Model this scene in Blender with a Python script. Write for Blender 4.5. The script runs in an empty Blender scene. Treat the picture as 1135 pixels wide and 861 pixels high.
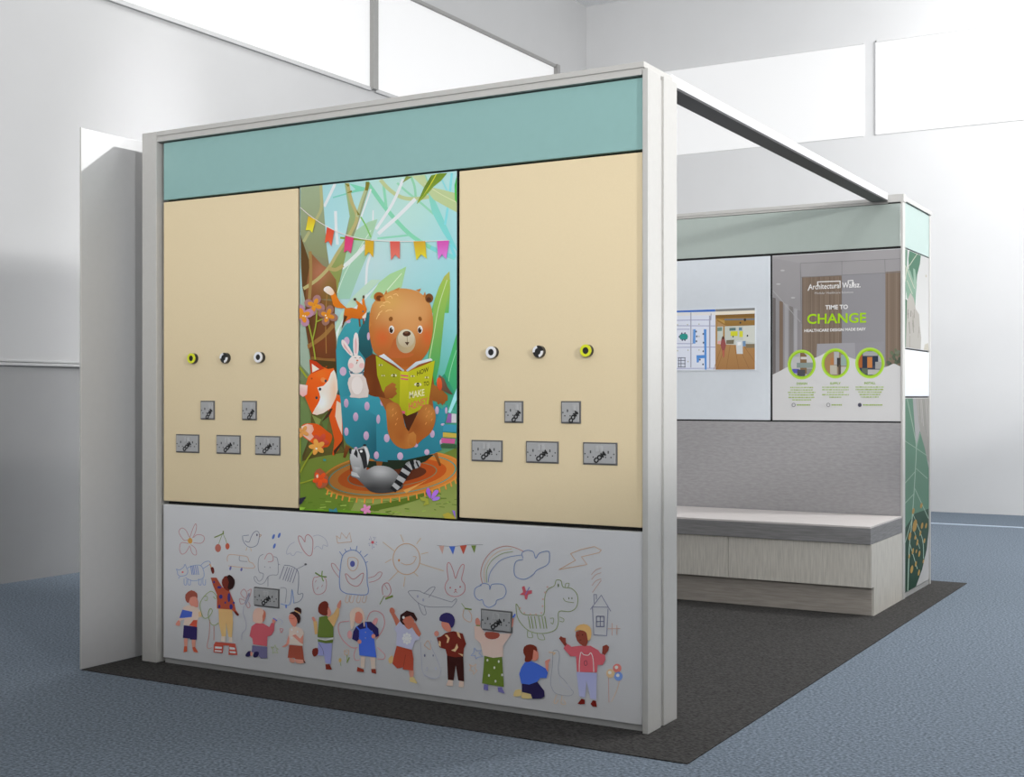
import bpy, bmesh, math, random
from mathutils import Vector
from mathutils.geometry import delaunay_2d_cdt
random.seed(7)
S = bpy.context.scene
COL = S.collection

# ------------------------------------------------------------------ camera
CAM = Vector((1.8866, -4.1613, 1.2062)); YAW = 0.5281; FPX = 1414.0; HY = 439.1
PW, PH = 1135.0, 861.0
cd = bpy.data.cameras.new('camera'); cam = bpy.data.objects.new('camera', cd); COL.objects.link(cam)
cam.location = CAM; cam.rotation_euler = (math.pi / 2, 0, YAW)
cd.sensor_fit = 'HORIZONTAL'; cd.sensor_width = 36.0; cd.lens = 36.0 * FPX / PW
cd.shift_x = 0.0; cd.shift_y = (HY - PH / 2) / PW
cd.clip_start = 0.05; cd.clip_end = 100
S.camera = cam

# ------------------------------------------------------------------ light, exposure
S.view_settings.view_transform = 'Standard'; S.view_settings.look = 'None'
S.view_settings.exposure = 0.0; S.view_settings.gamma = 1.0; S.view_settings.use_curve_mapping = False
S.cycles.use_denoising = True; S.cycles.max_bounces = 6; S.cycles.diffuse_bounces = 4
S.cycles.sample_clamp_indirect = 4.0
wd = bpy.data.worlds.new('world'); S.world = wd; wd.use_nodes = True
wd.node_tree.nodes['Background'].inputs[0].default_value = (1.0, 0.99, 0.97, 1)
wd.node_tree.nodes['Background'].inputs[1].default_value = 0.01

def area(name, loc, target, sx, sy, power, color=(1, 1, 1), spread=180):
    l = bpy.data.lights.new(name, 'AREA'); l.shape = 'RECTANGLE'; l.size = sx; l.size_y = sy
    l.energy = power; l.color = color; l.spread = math.radians(spread)
    o = bpy.data.objects.new(name, l); COL.objects.link(o); o.location = loc
    o.rotation_euler = (Vector(target) - Vector(loc)).to_track_quat('-Z', 'Y').to_euler()
    return o
area('ceiling_lamp', (2.6, 4.4, 5.75), (2.6, 4.4, 0), 0.5, 0.5, 205)
area('ceiling_lamp', (2.6, 1.85, 5.75), (2.6, 1.85, 0), 0.5, 0.5, 55)
area('ceiling_lamp', (1.5, 8.0, 5.6), (0.5, 9.6, 3.2), 4.0, 0.6, 140)
area('ceiling_lamp', (-3.6, 3.0, 5.75), (-3.9, 3.0, 0), 0.5, 1.5, 45)  # added to lift the left wall and floor, no fixture known there
area('wall_washer', (-3.2, 2.6, 5.75), (-5.09, 2.6, 2.7), 0.3, 4.5, 20, spread=32)  # unseen fill added to lighten the left wall at mid height
area('window_light', (9.5, 2.2, 3.8), (0, 2.2, 1.8), 3.6, 1.2, 660)  # unseen area source added for the strong light from the right, no window
area('window_light', (8.0, -5.0, 3.55), (-0.6, 3.5, 2.0), 0.3, 0.3, 330)  # small unseen source added to cast the beam's shadow band, no window
area('front_light', (2.0, -8.5, 3.6), (-0.6, 0.0, 1.8), 8.0, 1.0, 475)
sl = bpy.data.lights.new('track_spot', 'SPOT'); sl.energy = 3000; sl.spot_size = math.radians(7.5); sl.spot_blend = .35; sl.shadow_soft_size = .03  # narrow spot added to brighten only the top of the side panel
so = bpy.data.objects.new('track_spot', sl); COL.objects.link(so); so.location = (2.6, 4.4, 5.75)
so.rotation_euler = (Vector((-2.58, -.12, 2.3)) - so.location).to_track_quat('-Z', 'Y').to_euler()

# ------------------------------------------------------------------ colour and material helpers
def s2l(c):
    c = c / 255.0
    return c / 12.92 if c <= 0.04045 else ((c + 0.055) / 1.055) ** 2.4
def L3(c):
    if isinstance(c, str): c = tuple(int(c[i:i + 2], 16) for i in (0, 2, 4))
    return tuple(s2l(v) for v in c)
def nt(name):
    m = bpy.data.materials.new(name); m.use_nodes = True
    n = m.node_tree.nodes; return m, n, m.node_tree.links, n['Principled BSDF']
def mat(name, col, rough=0.5, metal=0.0, spec=0.5, noise=0.0, scale=30.0, stretch=(1, 1, 1), bump=0.0, detail=3.0, coat=0.0):
    m, n, l, p = nt(name)
    p.inputs['Roughness'].default_value = rough; p.inputs['Metallic'].default_value = metal
    p.inputs['Specular IOR Level'].default_value = spec
    p.inputs['Coat Weight'].default_value = coat; p.inputs['Coat Roughness'].default_value = 0.05
    tc = n.new('ShaderNodeTexCoord'); mp = n.new('ShaderNodeMapping'); mp.inputs['Scale'].default_value = stretch
    nz = n.new('ShaderNodeTexNoise'); nz.inputs['Scale'].default_value = scale; nz.inputs['Detail'].default_value = detail
    l.new(tc.outputs['Object'], mp.inputs['Vector']); l.new(mp.outputs['Vector'], nz.inputs['Vector'])
    cr = n.new('ShaderNodeValToRGB'); a = noise
    cr.color_ramp.elements[0].position = 0.3; cr.color_ramp.elements[1].position = 0.7
    cr.color_ramp.elements[0].color = tuple(max(0, v * (1 - a)) for v in col) + (1,)
    cr.color_ramp.elements[1].color = tuple(min(1, v * (1 + a)) for v in col) + (1,)
    l.new(nz.outputs['Fac'], cr.inputs['Fac']); l.new(cr.outputs['Color'], p.inputs['Base Color'])
    if bump:
        b = n.new('ShaderNodeBump'); b.inputs['Strength'].default_value = bump; b.inputs['Distance'].default_value = 0.004
        l.new(nz.outputs['Fac'], b.inputs['Height']); l.new(b.outputs['Normal'], p.inputs['Normal'])
    return m
M = {}
M['wall'] = mat('wall_paint', (.67, .67, .67), .7, noise=.01, scale=3)
M['wall_left'] = mat('wall_paint_soft_grey', (.50, .50, .50), .7, noise=.01, scale=3)  # same wall paint as the back wall, dimmer light put into the colour
M['wall_low'] = mat('wall_grey_paint', (.33, .33, .33), .75, noise=.02, scale=3)
M['wall_board'] = mat('wall_white_board', (.86, .86, .86), .6, noise=.01, scale=3)
M['ceiling'] = mat('ceiling_tile', (.9, .9, .9), .9, noise=.15, scale=90)
M['carpet'] = mat('blue_grey_carpet', (.155, .188, .228), .95, spec=.1, noise=.5, scale=85, bump=.9, detail=6)
M['carpet_dark'] = mat('blue_grey_carpet_border', (.14, .172, .21), .95, spec=.1, noise=.25, scale=75, bump=.4, detail=6)
M['mat'] = mat('charcoal_mat', (.047, .045, .043), .9, spec=.15, noise=.7, scale=70, stretch=(1, 2.2, 1), bump=.5, detail=5)
M['strip'] = mat('pale_trim_strip', (.42, .50, .60), .5, noise=.02)
M['frame'] = mat('satin_frame', (.52, .51, .485), .42, spec=.5, noise=.015, scale=40)
M['alu'] = mat('aluminium_trim', (.55, .55, .54), .35, metal=.3, noise=.02)
M['win_frame'] = mat('grey_window_frame', (.30, .295, .285), .5, noise=.02)
M['black'] = mat('black_core', (.012, .012, .012), .6, noise=.02)
M['dark'] = mat('black_plastic', (.018, .018, .018), .35, noise=.02)
M['beam_dark'] = mat('charcoal_channel', (.045, .045, .045), .5, noise=.02)
M['teal'] = mat('teal_panel', (.275, .465, .445), .28, spec=.35, noise=.01)
M['teal_pale'] = mat('pale_teal_glass', (.40, .455, .42), .16, spec=.6, noise=.01, coat=.3)
M['mint'] = mat('mint_glass', (.34, .45, .42), .3, spec=.5, noise=.01)
M['beige'] = mat('beige_laminate', (.80, .66, .425), .45, spec=.35, noise=.012, scale=250)
M['white_panel'] = mat('white_laminate', (.70, .70, .71), .4, spec=.4, noise=.01, scale=200)
M['screen_panel'] = mat('cool_white_laminate', (.70, .74, .78), .35, spec=.4, noise=.01)
M['side_panel'] = mat('grey_side_panel', (.44, .44, .44), .5, spec=.4, noise=.01)
M['fabric'] = mat('grey_woven_panel', (.36, .35, .355), .85, spec=.2, noise=.07, scale=26, stretch=(1, 1, 3.2), bump=.25, detail=1)
M['bench_top'] = mat('pale_wood_laminate', (.62, .58, .56), .4, noise=.08, scale=9, stretch=(1, 14, 14), detail=4)
M['bench_edge'] = mat('grey_wood_edge', (.225, .22, .22), .55, noise=.22, scale=10, stretch=(1, 1, 22), detail=4)
M['bench_base'] = mat('pale_oak_laminate', (.59, .56, .50), .5, noise=.14, scale=14, stretch=(9, 9, .6), detail=5)
M['bench_kick'] = mat('grey_oak_plinth', (.37, .335, .295), .55, noise=.15, scale=14, stretch=(.6, 9, 9), detail=5)
M['plate'] = mat('grey_socket_plate', (.44, .44, .44), .4, metal=.1, noise=.01)
M['plate_edge'] = mat('dark_socket_rim', (.13, .13, .13), .5, noise=.02)
M['slot'] = mat('socket_slot', (.07, .07, .07), .6, noise=.02)
M['rocker'] = mat('socket_rocker', (.47, .47, .47), .35, noise=.01)
M['yellow'] = mat('yellow_ring', (.75, .78, .03), .35, noise=.02)
M['white_ring'] = mat('white_ring', (.85, .85, .87), .35, noise=.01)

def attr_mat(name, rough, emit=0.0, spec=.35):
    m, n, l, p = nt(name)
    a = n.new('ShaderNodeAttribute'); a.attribute_name = 'Col'
    l.new(a.outputs['Color'], p.inputs['Base Color'])
    p.inputs['Roughness'].default_value = rough; p.inputs['Specular IOR Level'].default_value = spec
    if emit:
        l.new(a.outputs['Color'], p.inputs['Emission Color']); p.inputs['Emission Strength'].default_value = emit
    return m
M['print'] = attr_mat('printed_artwork', .5, 0.0, .2)
M['screen'] = attr_mat('display_screen', .25, .45)

def clear_window(name):
    m, n, l, p = nt(name)
    tc = n.new('ShaderNodeTexCoord'); nz = n.new('ShaderNodeTexNoise'); nz.inputs['Scale'].default_value = .4
    l.new(tc.outputs['Object'], nz.inputs['Vector'])
    cr = n.new('ShaderNodeValToRGB')
    cr.color_ramp.elements[0].color = (.80, .80, .80, 1); cr.color_ramp.elements[1].color = (.9, .9, .9, 1)
    l.new(nz.outputs['Fac'], cr.inputs['Fac'])
    l.new(cr.outputs['Color'], p.inputs['Emission Color']); p.inputs['Emission Strength'].default_value = .5
    p.inputs['Base Color'].default_value = (.5, .5, .5, 1); p.inputs['Roughness'].default_value = .35
    return m
M['window'] = clear_window('frosted_daylight_window')

# ------------------------------------------------------------------ mesh helpers
def link(name, me, mats, parent=None, base=None):
    o = bpy.data.objects.new(name, me); COL.objects.link(o)
    for m in (mats if isinstance(mats, (list, tuple)) else [mats]): me.materials.append(m)
    if parent is not None: o.parent = parent
    return o
class MB:
    """collects shapes in world coordinates; build() makes ONE mesh object"""
    def __init__(s): s.bm = bmesh.new(); s.mi = 0
    def box(s, x0, x1, y0, y1, z0, z1, bev=0.0, mi=0):
        r = bmesh.ops.create_cube(s.bm, size=1.0); vs = r['verts']
        for v in vs:
            v.co = Vector((x0 + (v.co.x + .5) * (x1 - x0), y0 + (v.co.y + .5) * (y1 - y0), z0 + (v.co.z + .5) * (z1 - z0)))
        fs = set(f for v in vs for f in v.link_faces)
        for f in fs: f.material_index = mi
        if bev:
            es = list(set(e for v in vs for e in v.link_edges))
            bmesh.ops.bevel(s.bm, geom=es, offset=bev, segments=2, affect='EDGES', profile=.6)
        return s
    def prism_yz(s, pts, x0, x1, mi=0, bev=0):
        a = [s.bm.verts.new((x0, y, z)) for y, z in pts]; b = [s.bm.verts.new((x1, y, z)) for y, z in pts]
        n = len(pts); fs = [s.bm.faces.new(a), s.bm.faces.new(b[::-1])]
        for i in range(n): fs.append(s.bm.faces.new((a[i], b[i], b[(i + 1) % n], a[(i + 1) % n])))
        bmesh.ops.recalc_face_normals(s.bm, faces=fs)
        for f in fs: f.material_index = mi
        return s
    def tube_y(s, cx, cz, y0, y1, r0, r1=None, seg=32, mi=0, a0=0., a1=2 * math.pi):
        """annular solid along Y (r0 outer, r1 inner or None = solid disc)"""
        full = abs(a1 - a0 - 2 * math.pi) < 1e-6; n = seg if full else seg + 1
        def ring(r, y): return [s.bm.verts.new((cx + r * math.cos(a0 + (a1 - a0) * i / seg), y, cz + r * math.sin(a0 + (a1 - a0) * i / seg))) for i in range(n)]
        fs = []
        of, ob = ring(r0, y0), ring(r0, y1)
        rng = range(n) if full else range(n - 1)
        for i in rng: j = (i + 1) % n; fs.append(s.bm.faces.new((of[i], of[j], ob[j], ob[i])))
        if r1 is None:
            fs.append(s.bm.faces.new(of)); fs.append(s.bm.faces.new(ob[::-1]))
        else:
            nf, nb = ring(r1, y0), ring(r1, y1)
            for i in rng:
                j = (i + 1) % n
                fs.append(s.bm.faces.new((nf[i], nf[j], of[j], of[i]))); fs.append(s.bm.faces.new((ob[i], ob[j], nb[j], nb[i])))
                fs.append(s.bm.faces.new((nb[i], nb[j], nf[j], nf[i])))
            if not full:
                for k in (0, -1): fs.append(s.bm.faces.new((of[k], ob[k], nb[k], nf[k])))
        bmesh.ops.recalc_face_normals(s.bm, faces=fs)
        for f in fs: f.material_index = mi
        return s
    def build(s, name, mats, parent=None, base=(0, 0, 0)):
        b = Vector(base)
        for v in s.bm.verts: v.co -= b
        me = bpy.data.meshes.new(name); s.bm.to_mesh(me); s.bm.free()
        o = link(name, me, mats, parent)
        if parent is None: o.location = b
        return o
def tag(o, label=None, cat=None, group=None, kind=None):
    if label: o['label'] = label
    if cat: o['category'] = cat
    if group: o['group'] = group
    if kind: o['kind'] = kind
    return o
def empty(name, loc, label, cat, group=None):
    o = bpy.data.objects.new(name, None); o.empty_display_size = .1; COL.objects.link(o); o.location = loc
    return tag(o, label, cat, group)
def struct(name, mb, m): return tag(mb.build(name, m), kind='structure')

# pixel of the photograph -> point on a plane of the place
_fw = Vector((-math.sin(YAW), math.cos(YAW), 0)); _rt = Vector((math.cos(YAW), math.sin(YAW), 0)); _up = Vector((0, 0, 1))
def ray(x, y): return _fw + _rt * ((x - PW / 2) / FPX) + _up * ((HY - y) / FPX)
def atY(x, y, Y): d = ray(x, y); p = CAM + d * ((Y - CAM.y) / d.y); return (p.x, p.z)
def atX(x, y, X): d = ray(x, y); p = CAM + d * ((X - CAM.x) / d.x); return (p.y, p.z)

# ------------------------------------------------------------------ printed artwork on flat panels
def smooth_pts(pts, closed=True, n=6):
    N = len(pts); out = []
    rng = range(N) if closed else range(N - 1)
    for i in rng:
        if closed: p0, p1, p2, p3 = (pts[(i + k - 1) % N] for k in range(4))
        else: p0, p1, p2, p3 = (pts[min(max(i + k - 1, 0), N - 1)] for k in range(4))
        for j in range(n):
            t = j / n; t2 = t * t; t3 = t2 * t
            out.append(tuple(.5 * (2 * p1[a] + (p2[a] - p0[a]) * t + (2 * p0[a] - 5 * p1[a] + 4 * p2[a] - p3[a]) * t2 + (3 * p1[a] - p0[a] - 3 * p2[a] + p3[a]) * t3) for a in (0, 1)))
    if not closed: out.append(pts[-1])
    return out
def clip(poly, r):
    for ax, lim, sg in ((0, r[0], 1), (0, r[1], -1), (1, r[2], 1), (1, r[3], -1)):
        out = []
        for i in range(len(poly)):
            a, b = poly[i - 1], poly[i]; da, db = (a[ax] - lim) * sg, (b[ax] - lim) * sg
            if da >= 0 and db < 0 or da < 0 and db >= 0:
                t = da / (da - db); out.append((a[0] + (b[0] - a[0]) * t, a[1] + (b[1] - a[1]) * t))
            if db >= 0: out.append(b)
        poly = out
        if len(poly) < 3: return []
    return poly
class Art:
    """flat print: coloured shapes in the plane of a panel. plane 'Y' (facing -Y) or 'X' (facing +X)"""
    def __init__(s, axis, pos, rect, k=lambda z: 1.0, step=1.2e-5):
        s.ax, s.pos, s.rect, s.k, s.step = axis, pos, rect, k, step
        s.v, s.f, s.c, s.n = [], [], [], 1
    def P(s, x, y): return atY(x, y, s.pos) if s.ax == 'Y' else atX(x, y, s.pos)
    def lin(s, c, z): k = s.k(z); return tuple(min(.95, v / k) for v in L3(c))
    def raw(s, uv, cols):
        d = s.n * s.step; b = len(s.v)
        for (u, w), c in zip(uv, cols):
            s.v.append((u, s.pos - d, w) if s.ax == 'Y' else (s.pos + d, u, w)); s.c.append(c)
        s.f.append(tuple(range(b, b + len(uv))))
    def shape(s, uv, c, c2=None, dirn=(0, -1), paint=(), steps=0):
        """uv in panel metres; c -> c2 is a printed colour blend along dirn (u, z); paint = soft colour spots of the artwork"""
        uv = clip(uv, s.rect)
        if len(uv) < 3: return
        ds = [u * dirn[0] + w * dirn[1] for u, w in uv]; a, b = min(ds), max(ds)
        r1 = L3(c); r2 = L3(c2 or c)
        pts = [Vector(q) for q in uv]; n0 = len(pts)
        if steps:
            xs, ys = [q[0] for q in uv], [q[1] for q in uv]; st = max(max(xs) - min(xs), max(ys) - min(ys)) / steps
            y = min(ys) + st / 2
            while y < max(ys):
                x = min(xs) + st / 2
                while x < max(xs):
                    pts.append(Vector((x, y))); x += st
                y += st
        res = delaunay_2d_cdt(pts, [], [tuple(range(n0))], 1, 1e-7)
        cols = []
        for v in res[0]:
            t = min(1, max(0, (v.x * dirn[0] + v.y * dirn[1] - a) / (b - a + 1e-9)))
            q = [p * (1 - t) + r * t for p, r in zip(r1, r2)]
            for (gu, gw, ru, rw, gc, am) in paint:
                e = am * math.exp(-(((v.x - gu) / ru) ** 2 + ((v.y - gw) / rw) ** 2)); q = [p * (1 - e) + r * e for p, r in zip(q, gc)]
            k = s.k(v.y); cols.append(tuple(min(.95, p / k) for p in q))
        for f in res[2]: s.raw([tuple(res[0][i]) for i in f], [cols[i] for i in f])
        s.n += 1
    def poly(s, pts, c, c2=None, dirn=(0, -1), sm=0, paint=(), steps=0):
        """paint: (px, py, rx, ry, colour, amount) with radii in photograph pixels"""
        if sm: pts = smooth_pts(pts, True, sm)
        pl = []
        for x, y, rx, ry, gc, am in paint:
            o = s.P(x, y); p = s.P(x + rx, y); q = s.P(x, y - ry); pl.append((o[0], o[1], abs(p[0] - o[0]), abs(q[1] - o[1]), L3(gc), am))
        s.shape([s.P(*p) for p in pts], c, c2, dirn, pl, steps or (14 if pl else 0))
    def ell(s, cx, cy, rx, ry, c, rot=0, c2=None, dirn=(0, -1), n=22):
        ca, sa = math.cos(math.radians(rot)), math.sin(math.radians(rot)); pts = []
        for i in range(n):
            a = 2 * math.pi * i / n; x, y = rx * math.cos(a), ry * math.sin(a)
            pts.append((cx + x * ca - y * sa, cy + x * sa + y * ca))
        s.poly(pts, c, c2, dirn)
    def line(s, pts, w, c, sm=4, closed=False):
        """stroke w photograph pixels wide"""
        if sm: pts = smooth_pts(pts, closed, sm)
        if closed: pts = pts + [pts[0]]
        q = [pts[0]]
        for p in pts[1:]:
            if math.hypot(p[0] - q[-1][0], p[1] - q[-1][1]) > .05: q.append(p)
        if len(q) < 2: return
        n = len(q); L, R = [], []
        for i in range(n):
            d1 = (q[i][0] - q[i - 1][0], q[i][1] - q[i - 1][1]) if i else (q[-1][0] - q[-2][0], q[-1][1] - q[-2][1]) if closed else (q[1][0] - q[0][0], q[1][1] - q[0][1])
            d2 = (q[i + 1][0] - q[i][0], q[i + 1][1] - q[i][1]) if i < n - 1 else (q[1][0] - q[0][0], q[1][1] - q[0][1]) if closed else d1
            l1, l2 = math.hypot(*d1), math.hypot(*d2); nx, ny = -d1[1] / l1 - d2[1] / l2, d1[0] / l1 + d2[0] / l2; nl = math.hypot(nx, ny)
            if nl < .5: nx, ny, nl = -d1[1] / l1, d1[0] / l1, 1.0; m = 1.0
            else: m = min(1.6, 2 / nl)
            nx, ny = nx / nl * w / 2 * m, ny / nl * w / 2 * m
            L.append((q[i][0] + nx, q[i][1] + ny)); R.append((q[i][0] - nx, q[i][1] - ny))
        for i in range(n - 1):
            uv = clip([s.P(*L[i]), s.P(*L[i + 1]), s.P(*R[i + 1]), s.P(*R[i])], s.rect)
            if len(uv) >= 3: s.raw(uv, [s.lin(c, p[1]) for p in uv])
        s.n += 1
    def grid(s, cols, nx=14, ny=24):
        """printed background: colour table (rows top to bottom) blended over the rect"""
        R, Cn = len(cols), len(cols[0]); u0, u1, z0, z1 = s.rect
        T = [[L3(c) for c in r] for r in cols]
        def cat(i, j):
            fy, fx = i / ny * (R - 1), j / nx * (Cn - 1); a, b = min(int(fy), R - 2), min(int(fx), Cn - 2); ty, tx = fy - a, fx - b
            return tuple((T[a][b][k] * (1 - tx) + T[a][b + 1][k] * tx) * (1 - ty) + (T[a + 1][b][k] * (1 - tx) + T[a + 1][b + 1][k] * tx) * ty for k in range(3))
        for i in range(ny):
            for j in range(nx):
                q = [(i, j), (i + 1, j), (i + 1, j + 1), (i, j + 1)]; uv = [(u0 + (u1 - u0) * b / nx, z1 - (z1 - z0) * a / ny) for a, b in q]
                s.raw(uv, [tuple(min(.95, v / s.k(w[1])) for v in cat(*p)) for p, w in zip(q, uv)])
        s.n += 1
    def text(s, txt, p0, p1, h, c, bold=.0, rot=None):
        """text from pixel p0 to pixel p1 (baseline), cap height h pixels"""
        cu = bpy.data.curves.new('t', 'FONT'); cu.body = txt; cu.size = 1.0; cu.offset = bold; cu.resolution_u = 3
        to = bpy.data.objects.new('t', cu); me = bpy.data.meshes.new_from_object(to)
        vs = [v.co.copy() for v in me.vertices]; fs = [tuple(p.vertices) for p in me.polygons]
        bpy.data.objects.remove(to); bpy.data.meshes.remove(me); bpy.data.curves.remove(cu)
        if not vs: return
        x0 = min(v.x for v in vs); x1 = max(v.x for v in vs)
        dx, dy = p1[0] - p0[0], p1[1] - p0[1]; ln = math.hypot(dx, dy)
        up = (0, -1) if rot is None else (dy / ln, -dx / ln)
        uv = []
        for v in vs:
            t = (v.x - x0) / (x1 - x0); q = v.y / .70 * h
            uv.append(s.P(p0[0] + dx * t + up[0] * q, p0[1] + dy * t + up[1] * q))
        for f in fs:
            w = [uv[i] for i in f]
            s.raw(w, [s.lin(c, a[1]) for a in w])
        s.n += 1
    def build(s, name, m, parent=None, base=(0, 0, 0)):
        b = Vector(base); me = bpy.data.meshes.new(name)
        me.from_pydata([tuple(Vector(v) - b) for v in s.v], [], s.f)
        at = me.color_attributes.new('Col', 'FLOAT_COLOR', 'POINT')
        at.data.foreach_set('color', [q for c in s.c for q in (c[0], c[1], c[2], 1.0)])
        want = Vector((0, -1, 0)) if s.ax == 'Y' else Vector((1, 0, 0))
        bm = bmesh.new(); bm.from_mesh(me)
        for f in bm.faces:
            f.normal_update()
            if f.normal.dot(want) < 0: f.normal_flip()
        bm.to_mesh(me); bm.free()
        o = link(name, me, m, parent)
        if parent is None: o.location = b
        return o
def region(x0, y0, x1, W):
    k = (x1 - x0) / W
    return lambda t: [(x0 + float(a.split(',')[0]) * k, y0 + float(a.split(',')[1]) * k) for a in t.split()]
def reg1(x0, y0, x1, W):
    k = (x1 - x0) / W
    return lambda x, y: (x0 + x * k, y0 + y * k)

# ================================================================== THE ROOM
LX, BY, CZ = -5.09, 9.58, 5.90
RX, FY = 9.8, -9.5
struct('floor', MB().box(LX, RX, FY, 8.27, -.1, 0), M['carpet'])
struct('trim_1', MB().box(LX, RX, 8.26, 8.34, -.05, .004), M['strip'])
struct('trim_2', MB().box(LX, RX, 8.34, BY, -.1, 0), M['carpet_dark'])
struct('ceiling', MB().box(LX, RX, FY, BY, CZ, CZ + .1), M['ceiling'])
struct('wall_left', MB().box(LX - .2, LX, FY, BY + .2, 0, CZ), M['wall_left'])
struct('wall_back', MB().box(LX, RX, BY, BY + .2, 0, CZ), M['wall'])
struct('trim_3', MB().box(LX, LX + .012, FY, BY, 0, 1.415), M['wall_low'])
struct('trim_4', MB().box(LX, LX + .03, FY, BY, 1.405, 1.425, .004).box(LX, LX + .02, FY, BY, 1.43, 1.445, .003), M['wall_left'])
def window_left(i, y0, y1):
    w = struct('window_%d' % i, MB().box(LX - .01, LX + .012, y0, y1, 4.02, 4.98), M['window'])
    MB().box(LX, LX + .025, y0, y1, 3.985, 4.02, .004).build('sill', M['wall_left'], w)
    MB().box(LX, LX + .04, y0, y1, 4.98, 5.015, .004).box(LX, LX + .06, y1 - .01, y1 + .06, 4.0, 5.015, .004).build('window_frame', M['win_frame'], w)
window_left(1, -3.0, 5.22); window_left(2, 5.29, 8.74)
def window_back(i, x0, x1):
    w = struct('window_%d' % i, MB().box(x0, x1, BY - .012, BY + .01, 4.0, 5.0), M['window'])
    MB().box(x0, x1, BY - .02, BY, 4.985, 5.0).box(x0, x0 + .015, BY - .02, BY, 4.0, 5.0).build('window_frame', M['wall'], w)
window_back(3, -4.85, -1.75); window_back(4, -1.63, 1.9)

struct('wall_front', MB().box(-7.0, 6.5, -5.75, -5.60, 0, 2.62), M['wall_low'])  # unseen blocker added behind the camera, makes front_light fade towards the floor
struct('wall_right', MB().box(3.6, 3.72, -5.4, 7.0, 0, 2.1), M['wall_low'])  # unseen blocker added on the right, shades the low side faces

# ================================================================== FLOOR MAT
tag(MB().box(-2.581, .278, -.2634, 4.414, .0005, .004).build('floor_mat', M['mat'], base=(-1.15, 2.0, 0)),
    'large charcoal mat lying under the display booth on blue carpet', 'mat')

# ================================================================== LEFT SIDE PANEL
sp = (-2.585, 2.0, .004)
o = empty('side_panel', sp, 'plain tall grey side panel standing left of the front partition', 'partition')
MB().box(-2.589, -2.581, -.2634, 4.262, .004, 2.388, .002).build('board', M['side_panel'], o, sp)
MB().box(-2.5895, -2.5805, -.2665, -.2636, .004, 2.390).build('edge_trim', M['frame'], o, sp)

# ================================================================== FRONT PARTITION
fb = (-1.23, .13, .004); F = .02
front = empty('front_partition', fb, 'front partition wall with teal header, two beige panels and bear picture', 'partition')
MB().box(-2.37, -.03, .05, .235, .004, 2.35).build('core', M['black'], front, fb)
MB().box(-2.40, -.03, .237, .26, .004, 2.35, .002).build('rear_panel', M['white_panel'], front, fb)
MB().box(-2.488, -2.398, 0, .26, .004, 2.400, .003).build('post', M['frame'], front, fb)
MB().box(-.003, .019, .0, .113, .004, 2.374, .002).box(-.028, .012, .113, .139, .004, 2.36).box(-.003, .02, .139, .26, .004, 2.374, .002).build('post', M['frame'], front, fb)
MB().box(-2.3978, .003, .0005, .26, 2.379, 2.400, .002).box(-2.398, -.006, .006, .254, 2.366, 2.379).box(-2.398, -.006, .003, .257, 2.3535, 2.366, .001).build('top_rail', M['frame'], front, fb)
MB().box(-2.373, -.009, .02, .048, 2.0905, 2.348, .003).build('header_panel', M['teal'], front, fb)
tag(MB().box(-2.373, -1.596, .02, .048, .735, 2.081, .003).build('laminate_panel', M['beige'], front, fb))
tag(MB().box(-.79, -.012, .02, .048, .735, 2.081, .003).build('laminate_panel', M['beige'], front, fb))
pic = MB().box(-1.586, -.800, .021, .048, .727, 2.085, .002).build('picture_panel', M['dark'], front, fb)
tag(pic, 'printed picture of a bear reading in a teal armchair')
drw = MB().box(-2.375, -.012, .02, .048, .027, .7195, .004).build('doodle_panel', M['white_panel'], front, fb)
tag(drw, 'white panel printed with children and crayon doodles')
MB().box(-2.372, -.0045, .03, .05, .004, .026).build('kick_plate', M['alu'], front, fb)

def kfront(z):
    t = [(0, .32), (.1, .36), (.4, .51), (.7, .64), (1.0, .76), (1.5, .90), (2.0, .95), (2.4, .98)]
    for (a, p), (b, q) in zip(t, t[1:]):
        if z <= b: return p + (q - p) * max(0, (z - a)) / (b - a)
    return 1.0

# ---- the picture: bear reading in an armchair
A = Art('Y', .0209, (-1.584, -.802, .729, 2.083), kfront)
m1, m2, m3, m4, m5, m6 = region(330, 190, 420, 554), region(420, 185, 510, 534), region(330, 310, 430, 662), region(400, 310, 510, 592), region(330, 430, 430, 574), region(410, 440, 510, 615)
q1, q2, q3, q4, q5, q6 = reg1(330, 190, 420, 554), reg1(420, 185, 510, 534), reg1(330, 310, 430, 662), reg1(400, 310, 510, 592), reg1(330, 430, 430, 574), reg1(410, 440, 510, 615)
S3, S4, S5, S6 = 100 / 662, 110 / 592, 100 / 574, 100 / 615
def sp4(*L): return [(*q4(a, b), c * S4, d * S4, e, f) for a, b, c, d, e, f in L]
A.grid([['a6d0d0', 'a5d6d8', 'b6dcd4', 'b8dccf', 'aed9d8'], ['a9d3d6', 'aad8dc', 'badcd6', 'b5dbd2', 'a4d6d8'], ['a8cfd4', 'b4d6dc', 'bcd8d8', 'acd6d8', '9fd4d8'],
        ['9cc0b8', 'b0cfd0', 'a8cfc8', '9dd0d0', '90cfd2'], ['8a9a78', '9ab0a0', '78b8a8', '6fbca8', '7cc4c4'], ['6a7448', '5f7c50', '4c9a78', '3f9c74', '5fb4a4'],
        ['6a7038', '6b7440', '4f7a44', '37805c', '3d9274'], ['646f34', '66762f', '6a7d38', '73863c', '7f9048'], ['5d7028', '65792a', '72833a', '84904c', '8f9a58']])
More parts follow.
